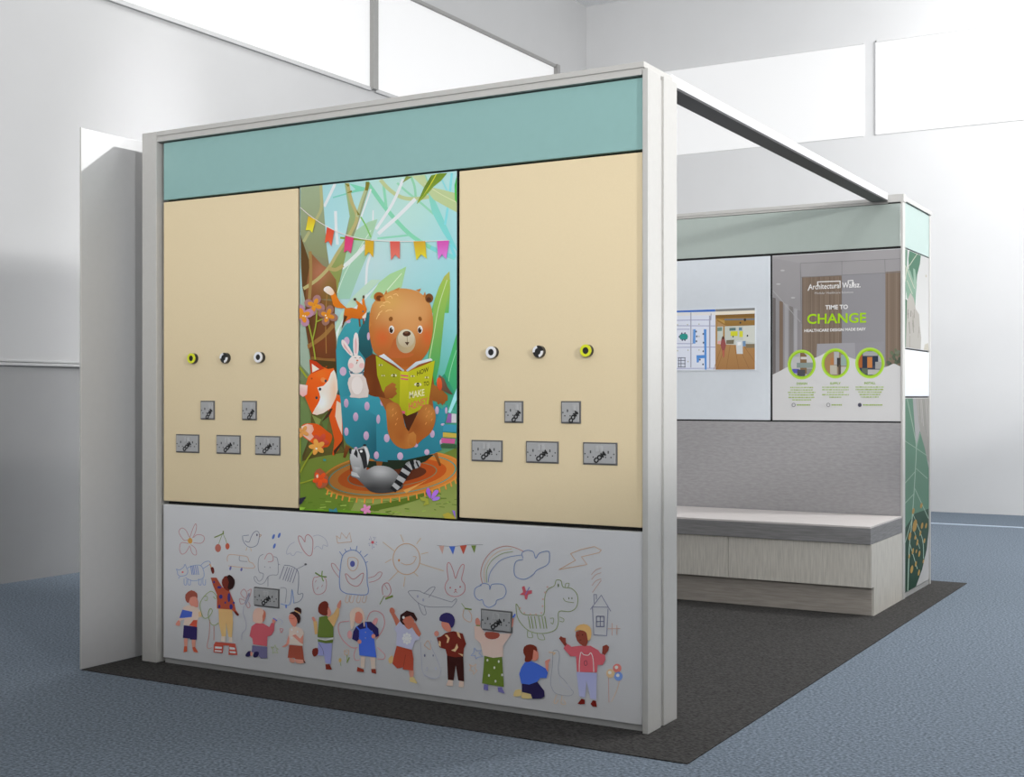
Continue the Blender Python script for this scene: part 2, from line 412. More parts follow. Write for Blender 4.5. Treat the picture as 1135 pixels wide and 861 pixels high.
# far foliage and branches at the top
A.line([q1(240, 178), q1(360, 145), q1(470, 120)], 1.6, '7fcdbb'); A.poly(m1('350,80 460,110 480,128 400,140 355,140 395,122'), '7dd0b0')
A.line([q1(470, 70), q1(520, 140), q2(60, 290), q2(200, 440), q2(340, 530), q2(500, 600)], 4.6, '86d2ae')
A.line([q2(340, 530), q2(500, 598)], 4.6, '7fd3d0'); A.line([q2(-10, 470), q2(110, 458), q2(200, 448)], 2.2, '8ed3b4')
A.line([q2(30, 110), q2(48, 260)], 3, '8fd3b0'); A.line([q2(210, 60), q2(235, 130), q2(242, 200)], 2.6, '93d0ab')
A.line([q2(120, 105), q2(180, 160), q2(280, 240), q2(360, 310)], 2.4, '95d3b2')
A.poly(m2('270,50 310,55 360,200 450,400 505,520 520,560 480,520 420,430 350,300 320,170'), '8ed0b0', '79d2d6')
A.line([q2(480, 40), q2(460, 220), q2(435, 380)], 2.6, '86d6da'); A.line([q2(415, 85), q2(455, 170)], 2, '90d6d8')
A.line([q2(470, 510), q2(500, 590)], 3, '7ad4da')
# olive vines
A.line([q2(10, 85), q2(70, 150), q2(150, 200), q2(240, 210), q2(330, 195)], 4.2, 'bcc892')
A.poly(m2('215,60 300,52 330,130 420,150 515,175 515,300 440,260 360,215 300,140'), 'c0cf9e', 'b8c890', (1, 0)); A.line(m2('300,110 400,175 515,235'), .8, 'd5dcae')
# white twigs
for p, w in ((m1('255,85 215,170 180,240'), 3.2), (m1('258,270 262,380 272,500'), 3.2), (m1('500,120 430,320 385,440'), 1.8), (m1('515,265 512,400'), 1.6), (m2('160,80 90,240 -20,410'), 3.2), (m2('240,210 130,320 -5,440'), 4), (m1('500,560 475,640 468,740 462,861'), 2.6)):
    A.line(p, w, 'dfe4e4')
# leaning pale leaves
A.poly(m1('545,325 480,345 400,400 330,520 290,640 270,800 262,870 355,870 420,700 480,560 505,450'), 'a8cda8', '9cc7ae')
A.line(m1('500,400 400,560 320,700 270,830'), .7, 'd6e8d6')
A.line([q1(300, 660), q1(360, 610), q1(440, 530), q1(460, 500)], 4.4, 'dfe6e0')
A.poly(smooth_pts(m3('610,0 480,130 360,270 300,420 270,420 290,300 400,130 540,0'), False, 3), 'bcd8c0', 'b4d4ba'); A.poly(m3('620,0 500,140 310,350 280,470 275,400 330,290 480,140'), 'dce8e2')
A.poly(m2('180,655 150,670 70,705 0,760 -60,860 60,900 110,860 150,790'), 'a3cf92', 'aed2a0'); A.line(m2('150,700 80,780 20,850'), .8, 'dcebcf')
# trunk and limbs
A.poly([*m1('20,105 168,95 178,250 192,480 215,635 290,560 330,420 355,305 320,80 345,78 408,312 478,78 497,78 398,400 330,560 285,760'), *m3('300,0 275,160 270,330 285,430 285,600 95,585 50,300'), q1(20, 640)], '9aa883', '6d4a26')
A.poly([*m1('20,105 165,95 178,250 195,480 205,600 90,560 18,420')], '9fae8c', '8b8f66')
A.poly(m1('320,80 345,78 410,312 330,560 285,740 262,870 205,870 215,640 290,520 340,420 355,305'), '9db888', '8a8f3c')
A.poly([*m1('18,430 90,640 130,870'), *m3('140,60 120,300 95,585 50,300 30,0')], '5c4420', '6b3f20')
A.poly([*m1('95,560 170,640 205,660 262,740 270,870 130,870'), *m3('270,160 272,330 285,600 100,585 60,300 60,60')], '8e5e36', '6a3a1c', steps=20, paint=[(*q1(170, 700), 13, 16, 'b8765a', .9), (*q3(90, 330), 7, 16, '5a3a1c', .8), (*q3(230, 80), 9, 20, '7e6a30', .8), (*q3(180, 470), 12, 9, '7c3f20', .8)])
A.line(m1('340,80 365,200 405,310 360,420 270,560 210,660 130,740 40,800'), 3.6, 'b9ae74'); A.line(m1('210,660 260,670 310,640'), 4, 'b5a468')
A.line(m1('158,95 162,240 130,320 40,480'), 3.2, 'b3b27e'); A.line(m1('480,80 430,220 405,310'), 3, 'b4bd8c'); A.line(m1('85,545 90,700 80,870'), 3.4, 'a2824c')
A.line(m3('60,500 180,420 265,330'), 4.4, '9a6f3a'); A.line(m3('100,575 200,590 275,590'), 4, '8b6030'); A.line(m3('220,60 205,260 210,540'), .9, 'a8793e')
A.poly(m3('30,30 55,160 60,420 85,560 90,700 20,620 15,400'), 'a6b8a8', '9aab96')
for p in ('320,80 355,92 345,105', '330,150 368,128 372,142', '465,70 490,72 480,130 460,130', '400,260 425,295 410,300'): A.poly(m1(p), '7f7a2a')
A.line(m1('290,452 400,462 500,470'), 2.2, '86a83c'); A.line(m1('430,310 465,370 500,450'), 1.6, '84c46a')
# hanging leaves at the top right
A.poly(m2('345,55 320,120 280,180 248,245 300,200 360,130 410,90 450,40 400,42'), '6f8c2a', '8aa63c'); A.line(m2('380,45 330,130 255,235'), 1, 'd3cf3a')
A.poly(m2('345,55 300,130 248,245 290,190 340,110'), '5c7324', '7c9a34'); A.poly(m2('180,60 155,105 220,65'), '8a9a52'); A.poly(m2('512,60 498,120 500,215 520,250 520,60'), '3fae5c', '5cc24c')
# grass-green leaves on the right
A.poly(m2('465,685 430,720 395,790 370,861 340,960 460,960 470,800'), 'b9b85a', '66b45c')
A.poly([*m4('535,0 490,5 440,120 420,300 400,480 440,640 470,500 500,200')], '9fbf52', '2f9c5c'); A.line(m4('515,0 465,160 435,330 410,470'), .8, 'c8dca0')
A.poly(m4('575,310 540,430 500,560 490,700 600,760 590,300'), '4fb868', '3a9c70'); A.line(m4('570,420 530,560 520,680'), .8, '8fd0a4')
A.poly(m4('500,560 440,620 430,700 560,780 575,700'), '2f8a66', '3e9c7a'); A.poly(m4('575,640 555,690 520,790 535,795 580,700'), '9bdce0')
# left lower foliage
A.poly(m5('18,40 70,120 90,260 60,420 20,470'), '6f8450', '5c7440'); A.poly([*m3('95,585 285,600'), *m5('300,420 235,430 120,440 30,470 30,430 80,300 95,60')], '4a3a1a', '4e4020', paint=[(*q5(130, 220), 12, 18, '5c6430', .9), (*q5(220, 250), 10, 16, '6a6a34', .8)], steps=14); A.poly(m5('60,250 100,260 250,330 300,400 230,440 120,440 30,470 90,300'), '5e6430', '54471f')
A.poly(m5('90,170 130,260 150,200'), '7e8c4a'); A.poly(m5('150,200 180,300 200,180 190,150'), '5b7038')
# ground
A.poly(m5('10,470 120,440 300,410 330,430 330,800 10,790'), '6f7c34', '5f7a28'); A.poly([*m5('330,420 574,480 574,820 330,800'), *m6('0,500 300,480 600,340 605,840 0,810')], '66782f', '8a9550')
rnd = random.Random(3)
for i in range(70):
    x, y = rnd.uniform(334, 506), rnd.uniform(546, 570); A.line([(x, y), (x + rnd.uniform(2, 7), y - rnd.uniform(-.6, 1.2))], rnd.uniform(.5, 1.3), rnd.choice(['4f6a1c', '7e9a3a', '587024', '92a84c']), 0)
A.poly([*m6('0,740 200,700 420,640 330,700 200,740 60,770 0,775')], '566a22'); A.poly([*m5('20,800 300,800 574,830 574,800 300,775 20,770')], '5f8a20')
# rug
cx, cy = 435., 526.
for rx, ry, c, c2 in ((79, 25.8, 'a8702c', 'd08438'), (76.5, 24, '7a5a24', 'c87a34'), (71.5, 21.8, '3f7468', '3c9484'), (70, 20.9, '94602a', 'c87830'), (60.5, 17.4, '98481a', 'b8521c'), (50, 13.6, '4f6a58', '6a7a58'), (48.8, 12.9, '8a3a12', 'a8481a'), (38, 9.2, '4a2416', '5a2c18')):
    A.ell(cx, cy, rx, ry, c, -6, c2, (1, 0), 48)
for i in range(21):
    a = math.radians(14 + i * 7.2); ux, uy = 78 * math.cos(a), 25.2 * math.sin(a); x, y = cx + ux * .9945 + uy * .1045, cy - ux * .1045 + uy * .9945
    A.line([(x, y), (x + 1.6 * math.cos(a), y + 5.4)], 1.7, 'cf8a3c', 0)
A.poly(m6('230,635 340,590 400,560 300,620 250,655'), 'c9924c')
# shadow-coloured floor of the chair print and its legs
A.poly([*m5('400,460 574,470'), *m6('100,420 440,390 380,440 200,490 60,505'), q5(430, 500)], '1f2a1c')
A.poly(m5('305,360 335,375 305,445 290,440'), '7c4a20', '5a3010'); A.poly(m6('435,385 460,380 488,465 475,470'), '8a5426', '6a3a14'); A.poly(m5('500,460 545,460 535,495 505,495'), '7c4a20')
# fox behind the chair
A.poly(m5('200,100 250,40 285,90 285,330 240,420 222,420 235,330 205,200'), 'dc5a1c', 'c24c16', sm=2); A.poly(m5('250,80 280,100 285,300 260,240 240,180'), 'e0c8b0')
A.poly(m5('230,400 290,330 285,350 235,428'), '3a2818'); A.poly(m5('155,215 200,180 225,130 210,130 160,205'), '48301c')
A.poly(m5('25,245 60,225 130,230 190,275 220,300 215,340 190,375 130,370 80,340 30,300'), 'e0561a', 'c85014', (1, 0), sm=3); A.poly(m5('25,245 62,228 95,235 105,265 90,290 105,310 80,335 35,300'), 'ecd0c0', 'e0a088', (1, 0))
fx = lambda L: [(*q5(a, b), c * S5, d * S5, e, f) for a, b, c, d, e, f in L]
A.poly([*m3('55,790 78,712 98,688 135,652 190,640 225,655 266,648 280,690'), *m5('256,-40 258,0 245,60 210,130 165,160 125,172 95,165 78,130 62,90 45,50 28,20')], 'e8641c', 'dc5412', paint=fx([(150, -90, 40, 30, 'ee7424', .8), (60, 60, 25, 60, 'd4500f', .7)]))
A.poly(m3('88,585 100,690 200,650 140,600'), 'c23c14'); A.poly(m3('105,615 110,680 160,655'), 'ecdccc')
A.poly(m3('15,765 75,775 70,840 40,861 15,840'), 'ead0c8', 'e0a0a0'); A.poly([*m3('268,660 246,684 226,740 192,778 146,790 160,830 168,861'), *m5('140,80 128,105 112,130 95,163 125,172 165,160 212,128 245,60 260,0'), *m3('292,740 282,690')], 'f0e6dc', 'dfc8b6', paint=fx([(235, 20, 26, 110, 'e4b890', .7), (150, 90, 40, 50, 'f6f0ea', .9)]))
A.ell(*q3(207, 742), 1.3, 1.6, '34404a'); A.ell(*q3(190, 735), 3, 2.6, 'e88a4c', 30); A.ell(*q3(207, 742), 1.2, 1.5, '34404a'); A.ell(*q5(122, 62), 1.3, 1.6, '34404a'); A.ell(*q3(166, 803), 1.5, 1.7, '2c2c30')
A.ell(*q3(212, 638), 1, .8, 'a04818'); A.ell(*q3(105, 725), .9, 1, 'a04818')
# armchair
teal_hi, teal_lo = '3a96a0', '276a78'
A.poly([*m3('345,340 300,420 283,520 290,700 300,861'), *m5('262,0 275,80 292,300 310,350 380,400'), *m5('570,470 500,465'), *m6('60,430 240,430 440,385 490,360 520,100 530,50'), *m4('520,800 400,700 60,460'), *m3('560,500 530,230 480,270 400,285')], '3c98a2', '2a7486', paint=[(*q3(310, 620), 6, 30, '3f9ca8', .8), (*q3(420, 330), 14, 12, '45a2aa', .8)], steps=18)
A.poly([*m3('510,240 540,250 535,400 555,560 500,585 440,500 450,380'), q3(480, 320)], '2a7078', '1f4a50')
A.poly([*m3('500,580 560,540'), *m4('60,440 100,450 150,760 100,700 0,690')], '6a3414', '7c4218')
A.poly([*m5('275,60 350,45 470,40 560,65 572,200 574,470 500,465 380,400 310,350 292,300')], '388c9c', '23606e', paint=[(*q5(430, 70), 30, 9, '4098a8', .9), (*q5(500, 380), 10, 26, '1f5866', .8), (*q5(310, 250), 8, 40, '2f8090', .6)], steps=18); A.poly([*m5('500,120 560,70 574,120 574,470 505,462')], '3a92a0', '2a6e80')
A.poly([*m6('0,20 60,10 100,60 115,200 150,300 240,345 330,330 440,220 480,90 530,50 518,150 490,360 440,385 240,430 60,430 50,430 50,130 0,100')], '3890a0', '2a7080')
dot = 'c8aac2'
for x, y, rx, ry in ((311, 96, 2.6, 4.9), (443, 115, 2.9, 4.8), (371, 183, 2.9, 4.9), (312, 277, 2.4, 4.6), (438, 303, 3, 4.9), (514, 200, 2, 4.8), (542, 90, 2.2, 3.6), (566, 318, 2.6, 4.4), (503, 428, 2.8, 4.3), (372, 384, 1.8, 1.6)): A.ell(*q5(x, y), rx, ry, dot, 0, 'a88aa8')
for x, y, rx, ry in ((60, 150, 2, 4.9), (118, 280, 3, 4.6), (209, 402, 3.3, 4.2), (391, 375, 2.8, 3.2), (428, 251, 2.6, 4.2), (460, 90, 2, 4.4), (315, 328, 2.4, 2.4), (523, 92, 1.4, 3.6), (487, 308, 1.4, 3), (88, 35, 2.4, 4), (500, 187, 2.2, 1.3)): A.ell(*q6(x, y), rx, ry, dot, 0, 'b096b0')
for x, y, rx, ry in ((362, 450, 3.2, 4.6), (336, 672, 3.7, 4.9), (374, 306, 2.6, 2), (522, 415, 1.6, 4.4), (490, 290, 1.4, 2)): A.ell(*q3(x, y), rx, ry, dot)
# books beside the chair
for p, c in ((m6('535,110 590,115 590,175 520,175'), '8a5c9a'), (m6('560,112 592,115 592,175 558,175'), 'c6c4c8'), (m6('505,185 592,190 592,240 500,235'), '3c8ca4'), (m6('500,240 592,248 592,278 500,272'), 'c2a848'), (m6('490,278 585,285 580,318 490,312'), 'c05a8c'), (m6('485,318 592,322 592,350 485,345'), '3a5a3c')): A.poly(p, c)
# bear body
A.poly([*m4('60,450 100,450 250,520 420,480 440,640 520,700 500,740 430,720 440,800 150,780 110,700 20,650 30,500')], '8a4a1e', '9a5a28')
A.poly(m4('150,460 380,460 300,560 250,540'), 'b06428')
A.poly(m4('20,560 30,490 60,450 100,455 110,570 160,610 210,610 220,660 190,710 120,700 60,690 10,640'), '6c3412', '6c3412', sm=2, paint=sp4((190, 650, 50, 50, 'a05e2a', 1), (40, 620, 30, 70, '7c4018', .8)))
A.poly(m4('430,620 480,650 520,690 520,720 500,725 490,750 478,735 462,745 455,725 430,715 415,680'), 'a06228', '8a5020')
A.poly(m4('250,790 340,780 320,861 270,861'), '4a2410'); A.poly(m6('225,120 330,95 290,230 265,260'), '4a2410')
# bear head
A.poly(m4('110,455 75,420 55,330 52,250 70,150 120,100 200,60 260,52 340,70 400,120 425,180 433,280 420,370 395,440 330,500 250,520 170,490'), 'c98644', 'aa5c24', sm=4, steps=22,
       paint=sp4((270, 190, 170, 120, 'd9a064', 1), (170, 130, 80, 60, 'd8a85c', .8), (300, 270, 90, 60, 'd6985c', .8), (130, 345, 60, 62, 'cf642e', .95), (400, 335, 40, 60, 'd0632e', .95), (60, 300, 25, 110, 'bc7030', .7), (425, 250, 18, 90, 'c07434', .6), (300, 480, 120, 45, 'a85820', .6)))
A.poly(m4('165,455 185,390 215,345 260,430 320,440 290,462 220,468'), 'b86230', sm=2)
for p in ('75,120 95,85 80,110', '140,90 155,60 160,85', '200,60 235,45 225,65', '330,62 362,52 352,75', '372,100 385,70 395,112', '60,190 52,215 75,205', '58,250 50,290 66,270'): A.poly(m4(p), 'c47e3c')
for p in ('160,108 180,98 190,112', '135,140 160,130 178,140', '115,165 130,152 145,156', '95,235 105,215 115,205', '150,190 170,180 190,182', '195,90 215,85 225,98', '130,185 112,200 105,215'): A.line(m4(p), .8, 'ecc07c')
for (x, y, rx, c) in ((110, 102, 30, 'a85e22'), (410, 110, 24, '7a4a22')): A.ell(*q4(x, y), rx * S4, 28 * S4, c)
A.ell(*q4(114, 110), 20 * S4, 16 * S4, '6e3a14', 10); A.ell(*q4(408, 118), 14 * S4, 14 * S4, '54301a', -20); A.poly(m4('118,108 140,100 150,130 120,128'), 'c9803c')
A.ell(*q4(181, 234), 12 * S4, 14 * S4, '8a5220', 25); A.ell(*q4(356, 233), 10 * S4, 14 * S4, '8a5220', -25)
for x, w in ((186, 16), (356, 15)):
    A.ell(*q4(x, 297), w * S4, 24 * S4, 'e6e2dc'); A.ell(*q4(x - 2, 301), 11 * S4, 17 * S4, '3a2414'); A.ell(*q4(x + 3, 292), 3 * S4, 4 * S4, 'f4f0ea')
A.ell(*q4(271, 366), 58 * S4, 72 * S4, 'a89878', 0, 'c0a880', (1, 0), 32); A.ell(*q4(273, 350), 50 * S4, 54 * S4, 'd8cdb4', 0, 'b8a888', (0, -1), 32)
A.ell(*q4(276, 322), 24 * S4, 16 * S4, '4a2a18', -4); A.ell(*q4(274, 315), 12 * S4, 6 * S4, '7a5238', -8); A.line(m4('278,338 280,372'), .6, '8a785c'); A.poly(m4('264,372 292,372 280,392'), '4a3020')
# book
A.poly(m4('110,455 140,442 200,490 262,540 255,548 200,505'), 'd8dee0', 'a8b4ba'); A.poly(m4('272,540 330,490 420,468 432,480 350,505 280,548'), 'd8dee0', 'aab6bc')
A.poly(m4('92,452 240,545 240,790 215,740 160,700 130,660 100,570'), 'a8a81e', '8c9018'); A.poly(m4('284,548 444,482 405,745 330,790 275,812'), 'bdbb22', 'a4a41a'); A.poly(m4('238,545 288,548 278,812 232,775'), 'c6c226', '9a9a18')
for y in (572, 592): A.poly(m4('240,%d 286,%d 284,%d 240,%d' % (y - 6, y - 1, y + 7, y + 2)), 'c8506c')
A.poly(m4('232,778 268,785 264,800 232,792'), 'c8506c')
A.text('HOW', q4(338, 572), q4(408, 545), 5, '4a4414', .02); A.text('TO', q4(378, 634), q4(410, 630), 4.8, '4a4414', .02)
A.text('MAKE', q4(292, 708), q4(382, 690), 7.4, 'dcd6a8', .02); A.text('HONEY', q4(288, 778), q4(402, 742), 8, 'c86a4a', .02)
for x, y, r in ((343, 626, 13), (200, 572, 10), (312, 576, 7), (396, 584, 7), (121, 510, 7), (136, 573, 6)):
    A.ell(*q4(x - r * .9, y - r * .2), r * .8 * S4, r * .6 * S4, 'd8d6b0', -30); A.ell(*q4(x + r * .9, y - r * .2), r * .8 * S4, r * .6 * S4, 'd8d6b0', 30); A.ell(*q4(x, y), r * .75 * S4, r * S4, '4c4a20')
    A.line([q4(x - r * .6, y + 1), q4(x + r * .6, y + 1)], .6, 'c8c040', 0)
# paws and legs
A.poly(m4('150,640 190,612 215,625 205,640 220,650 210,662 220,680 208,690 190,708 150,705 140,670'), 'a8662c', '8c5020', sm=1)
A.poly(m6('115,60 150,35 200,50 225,110 245,200 285,250 300,235 320,260 318,320 290,345 230,352 170,320 130,250 118,150'), 'a05a26', 'a8642a', sm=3, paint=[(*q6(150, 90), 8, 10, 'b87838', .9), (*q6(235, 270), 7, 7, '9a5220', .9), (*q6(290, 290), 7, 8, 'bc7c3c', .9)])
A.poly(m6('330,110 365,60 410,50 445,90 450,160 420,240 360,290 322,320 315,250 265,250 300,170'), 'a86830', 'a05420', sm=3, paint=[(*q6(410, 110), 8, 9, 'bc7c3a', .9), (*q6(310, 200), 7, 10, '8a4a1c', .8)])
A.poly(m6('270,250 300,235 320,260 318,320 300,340 270,320'), 'b87838', 'a8642a')
for x, y in ((385, 80), (405, 100), (425, 115), (390, 130), (425, 155), (385, 180), (160, 85), (180, 110), (160, 125), (190, 150), (180, 185)): A.line([q6(x + 5, y - 8), q6(x - 4, y + 7)], .8, 'd08c48', 0)
# robin
A.poly(m4('470,565 500,590 520,640 552,685 530,680 490,660 470,640 458,610'), '7a5a44', '5a4438', sm=1); A.poly(m4('462,585 482,590 488,640 475,662 460,640 456,610'), 'dc5a2c', 'c84a24', sm=2)
# rabbit
A.poly(m3('330,440 355,455 410,545 395,560 340,500 325,465'), 'e2d4d0', 'e6dad6', sm=2); A.poly(m3('338,460 395,540 385,545 345,495'), 'd8a8a8')
A.poly(m3('415,550 412,440 425,390 445,400 452,470 445,550'), 'e6dcd8', 'e2d4d0', sm=2); A.poly(m3('424,540 422,450 432,420 440,470 437,540'), 'dcaeb0')
A.poly(m3('400,700 370,760 395,840 390,861 520,861 512,760 485,700'), 'd8ccc4', 'd2c4bc', sm=2); A.poly(m5('332,0 345,50 340,60 400,62 440,60 430,20 440,0'), 'd2c4bc'); A.ell(*q3(440, 775), 6.2, 10, 'e2d8d2')
A.poly(m3('380,665 395,715 430,705 470,712 495,665 470,690 405,690'), 'e0d4ce'); A.ell(*q3(434, 620), 9.2, 10.2, 'e6dcd6', 0, 'dccfc8', (0, -1), 28)
for x in (395, 475): A.ell(*q3(x, 630), 3, 3, 'e2b8b4')
A.line(m3('420,570 434,574'), .6, '4a3a38'); A.line(m3('456,575 468,570'), .6, '4a3a38'); A.ell(*q3(442, 592), 1.2, .9, 'd0704a'); A.line(m3('442,600 434,618'), .7, '6a4a44')
for x in (398, 478): A.ell(*q3(x, 680), 1.6, 1.4, '5a6a78')
# squirrel
A.poly(m3('350,210 290,205 262,180 245,110 195,80 205,55 235,48 265,75 290,120 320,170 360,205'), 'e8861c', 'd8741a', sm=2); A.poly(m3('195,80 205,55 235,48 262,72 272,100 245,115'), 'ece4de', 'e8c8a4', (.6, -1), sm=2)
A.poly(m3('350,210 400,205 440,215 445,190 425,145 455,165 480,185 475,150 488,125 500,185 512,215 500,260 470,290 400,280 350,310 340,270'), 'e2801c', 'c8641a', sm=1)
A.poly(m3('345,260 370,270 350,310 335,345 325,360 338,300'), '5a3414'); A.line(m3('455,285 462,345'), 1.6, '7a4818', 0); A.line(m3('485,280 488,325'), 1.4, '7a4818', 0)
A.poly(m3('478,270 512,235 505,280 480,285'), 'ead8c8'); A.ell(*q3(484, 233), .9, 1.1, '4a6a70'); A.ell(*q3(424, 144), 1.6, 1.6, '54402c'); A.ell(*q3(488, 126), 1.2, 1.8, '54402c')
# raccoon
A.poly(m5('345,400 336,455 352,520 345,560 380,575 425,618 465,655 520,668 590,664 645,650 672,630 668,600 640,545 600,510 550,495 490,496 440,520 462,440 440,368 400,380'), '9c9c9c', '3a3a3a', sm=3,
       paint=fx([(530, 530, 70, 40, 'b4b4b4', .9), (380, 480, 30, 60, 'bcbcbc', .9), (620, 640, 60, 30, '242424', .9), (480, 640, 70, 30, '2e2e2e', .8), (430, 560, 40, 40, '6e6e6e', .6)]), steps=20)
A.poly(m5('350,390 335,450 360,500 400,505 410,430 390,390'), 'c4c4c4', '8e8e8e'); A.poly(m5('385,390 425,385 450,440 445,500 425,515 410,450'), '2a2a2c'); A.poly(m5('425,370 445,380 462,430 448,490 440,420'), 'c8c8c8')
A.poly(m5('330,385 345,380 345,420 332,415'), '242426'); A.poly(m5('375,385 360,420 385,445 385,410'), '2a2a2c'); A.ell(*q5(408, 402), 1.6, 1.4, 'dcdcdc'); A.poly(m5('335,450 345,520 340,535'), '2a2a2c'); A.ell(*q5(430, 363), 2, 1.2, '242426')
A.poly(m5('345,530 380,540 400,570 345,555'), 'b0b0b0')
# ringed tail
tl = smooth_pts(m6('160,635 200,585 240,520 275,470 325,455'), False, 10); N = len(tl)
for i in range(N - 1):
    w = 7.4 + 2.6 * math.sin(i / N * math.pi * .8); c = '1c1c1e' if (i // 4) % 2 == 0 else 'a2a2a2'
    A.line([tl[i], tl[i + 1]], w, c, 0)
A.ell(*q6(328, 457), 3.6, 4.2, '9a9a9a', 30); A.line(m6('320,438 338,476'), 1.8, '1c1c1e', 0)
# flowers
A.line(m3('70,270 110,430 135,585'), 1.6, '9ca43a'); A.line(m3('145,215 140,320 115,440'), 1.5, '9ca43a'); A.line(m3('195,285 145,308'), 1.2, '9ca43a'); A.line(m3('18,640 75,720'), 2.2, '9aa032')
def bloom(cx, cy, r, n, a0, c1, c2=None, halo=None):
    for k in range(n):
        a = math.radians(a0 + k * 360 / n)
        if halo: A.ell(cx + math.cos(a) * r * .95, cy + math.sin(a) * r * .95, r * .72, r * .62, halo, math.degrees(a))
    for k in range(n):
        a = math.radians(a0 + k * 360 / n); A.ell(cx + math.cos(a) * r * .58, cy + math.sin(a) * r * .58, r * .55, r * .33, c1, math.degrees(a), c2)
bloom(*q3(130, 188), 7.2, 4, 200, 'e0982c', 'd8841f', 'a67a78'); bloom(*q3(226, 262), 7.0, 4, 110, 'dc902a', 'd8841f', '9a7060'); bloom(*q3(42, 262), 7.6, 4, 250, 'e0942a', 'dc8424', 'b888a0')
for x, y in ((210, 262), (218, 280), (45, 265), (62, 268)): A.ell(*q3(x, y), .9, .9, 'f0dcc0')
A.line(m5('18,540 60,460 105,395'), 1.6, '90962e'); A.line(m5('18,605 60,595 115,575'), 1.4, '90962e'); A.line(m5('22,300 20,480'), 1.3, '90962e')
bloom(*q5(150, 340), 8.5, 5, 10, 'c8503a', 'b8442c'); bloom(*q5(128, 375), 8.2, 5, 40, 'e0a04a', 'd89440'); A.ell(*q5(124, 385), 1.1, 1.1, 'e8dcc4')
bloom(*q5(38, 278), 6.5, 4, 30, 'dc9a54', 'd0904c'); A.poly(m5('110,540 150,510 200,570 190,620 140,640 115,600'), '9c5436', sm=2); bloom(*q5(148, 580), 7.6, 5, 20, 'd8501e', 'c8481c')
A.ell(*q5(130, 560), 1.2, 2, 'e8c0a8')
bloom(*q5(440, 772), 5.4, 5, 250, 'd68ab0', 'c87aa4'); A.poly(m5('205,765 230,775 250,760 260,790 205,788'), '3c7c84'); A.ell(*q5(176, 457), 1.8, 1.3, '3e8478', 20)
A.poly(m6('388,640 402,618 418,640 420,690 402,672'), '9a5cc4', sm=3); A.poly(m6('424,692 432,655 455,632 474,640 462,664 440,685'), 'a86cd0', sm=3); A.poly(m6('428,700 450,680 482,680 474,698 450,706'), '9c74cc', sm=3); A.poly(m6('345,680 400,690 410,730 365,740 385,710 355,705'), '96983a', sm=1); A.poly(m6('500,800 540,785 590,820 590,835 520,830'), 'a89a3a'); A.poly(m6('565,770 585,775 590,830'), '8a66c0')
A.poly(m5('15,700 60,690 30,735 15,740'), '2c2838'); A.poly(m5('18,755 55,760 40,775 18,775'), '8ab03a')
# bunting
A.line([q1(22, 245), q1(120, 325), q1(260, 405), q1(400, 452), q1(520, 470), q2(110, 490), q2(280, 490), q2(470, 485)], .8, 'e6dcd8')
fl = [(m1('78,305 128,330 105,420 88,400 60,402'), 'd8a828', 'e8e43c'), (m1('205,380 255,405 235,512 215,475 190,490'), 'd84a38', 'e8643c'), (m1('330,440 388,455 368,560 345,538 320,555'), 'd83c70', 'dc4c80'), (m1('465,470 526,475 520,588 492,550 463,580'), 'd4a430', 'd8b028'),
      (m2('78,490 143,490 143,607 112,578 85,615'), 'd85c50', 'e07c6c'), (m2('232,490 310,488 320,605 283,575 252,615'), 'd0a030', 'dcd434'), (m2('386,488 467,485 448,608 420,575 395,612'), 'd050a8', 'dc84d8')]
for p, a, b in fl: A.poly(p, a, b)
A.build('printed_picture', M['print'], pic, fb)

# ---- crayon doodles and children on the lower panel
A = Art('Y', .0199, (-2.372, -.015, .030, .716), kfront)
d1, d2, d3, d4, d5 = region(180, 570, 270, 861), region(260, 570, 370, 861), region(350, 570, 480, 933), region(470, 585, 600, 933), region(570, 590, 715, 960)
d6, d7, d8, d9, d0 = region(180, 640, 290, 947), region(270, 650, 380, 947), region(370, 665, 480, 947), region(470, 670, 580, 861), region(560, 690, 700, 1135)
e1, e2, e3, e4, e5 = reg1(180, 570, 270, 861), reg1(260, 570, 370, 861), reg1(350, 570, 480, 933), reg1(470, 585, 600, 933), reg1(570, 590, 715, 960)
e6, e7, e8, e9, e0 = reg1(180, 640, 290, 947), reg1(270, 650, 380, 947), reg1(370, 665, 480, 947), reg1(470, 670, 580, 861), reg1(560, 690, 700, 1135)
RO, BL, GN, OR, GY, BR = '9c6a6c', '66799e', '71804a', 'a8876a', '74757f', '93695e'
LW = .62
def ln(p, c, w=LW, sm=4, closed=False): A.line(p, w, c, sm, closed)
# flower, cherries, cat, van, chick, drops
for p in ('290,250 320,160 350,100 362,130 350,190 320,250', '330,245 370,215 430,225 445,265 410,305 330,300', '300,320 350,360 362,420 340,430 310,400 295,340', '275,310 200,300 182,370 205,420 250,400 290,330', '270,270 225,270 175,190 205,145 250,170 285,240'): ln(d1(p), RO)
A.ell(*e1(294, 280), 2.6, 3.2, 'b08444'); A.line(d1('550,245 610,220 648,200'), 1.3, '64723c'); A.line(d1('645,175 645,215'), 1.3, '64723c'); ln(d1('632,220 612,270 598,312'), GN); ln(d1('650,222 672,270 683,305'), GN)
A.ell(*e1(590, 357), 3.3, 4.5, '9c5c50'); A.ell(*e1(690, 338), 2.3, 3.5, 'a4503c')
ln(d1('160,610 150,580 180,590 225,560 240,530 258,570 270,600 255,640 200,655 165,640'), BL, closed=True); ln(d1('265,570 320,545 400,540 435,590 440,660 400,690 320,705 245,670'), BL); ln(d1('405,545 440,510 490,495 510,520 470,550 430,575'), BL)
for x in (300, 315, 330, 350, 370): ln([e1(x, 545), e1(x + 15, 640)], '5c6e9c', .8)
for x in (230, 270, 385, 430): ln([e1(x, 680), e1(x + 2, 740), e1(x + 25, 745), e1(x + 28, 690)], BL)
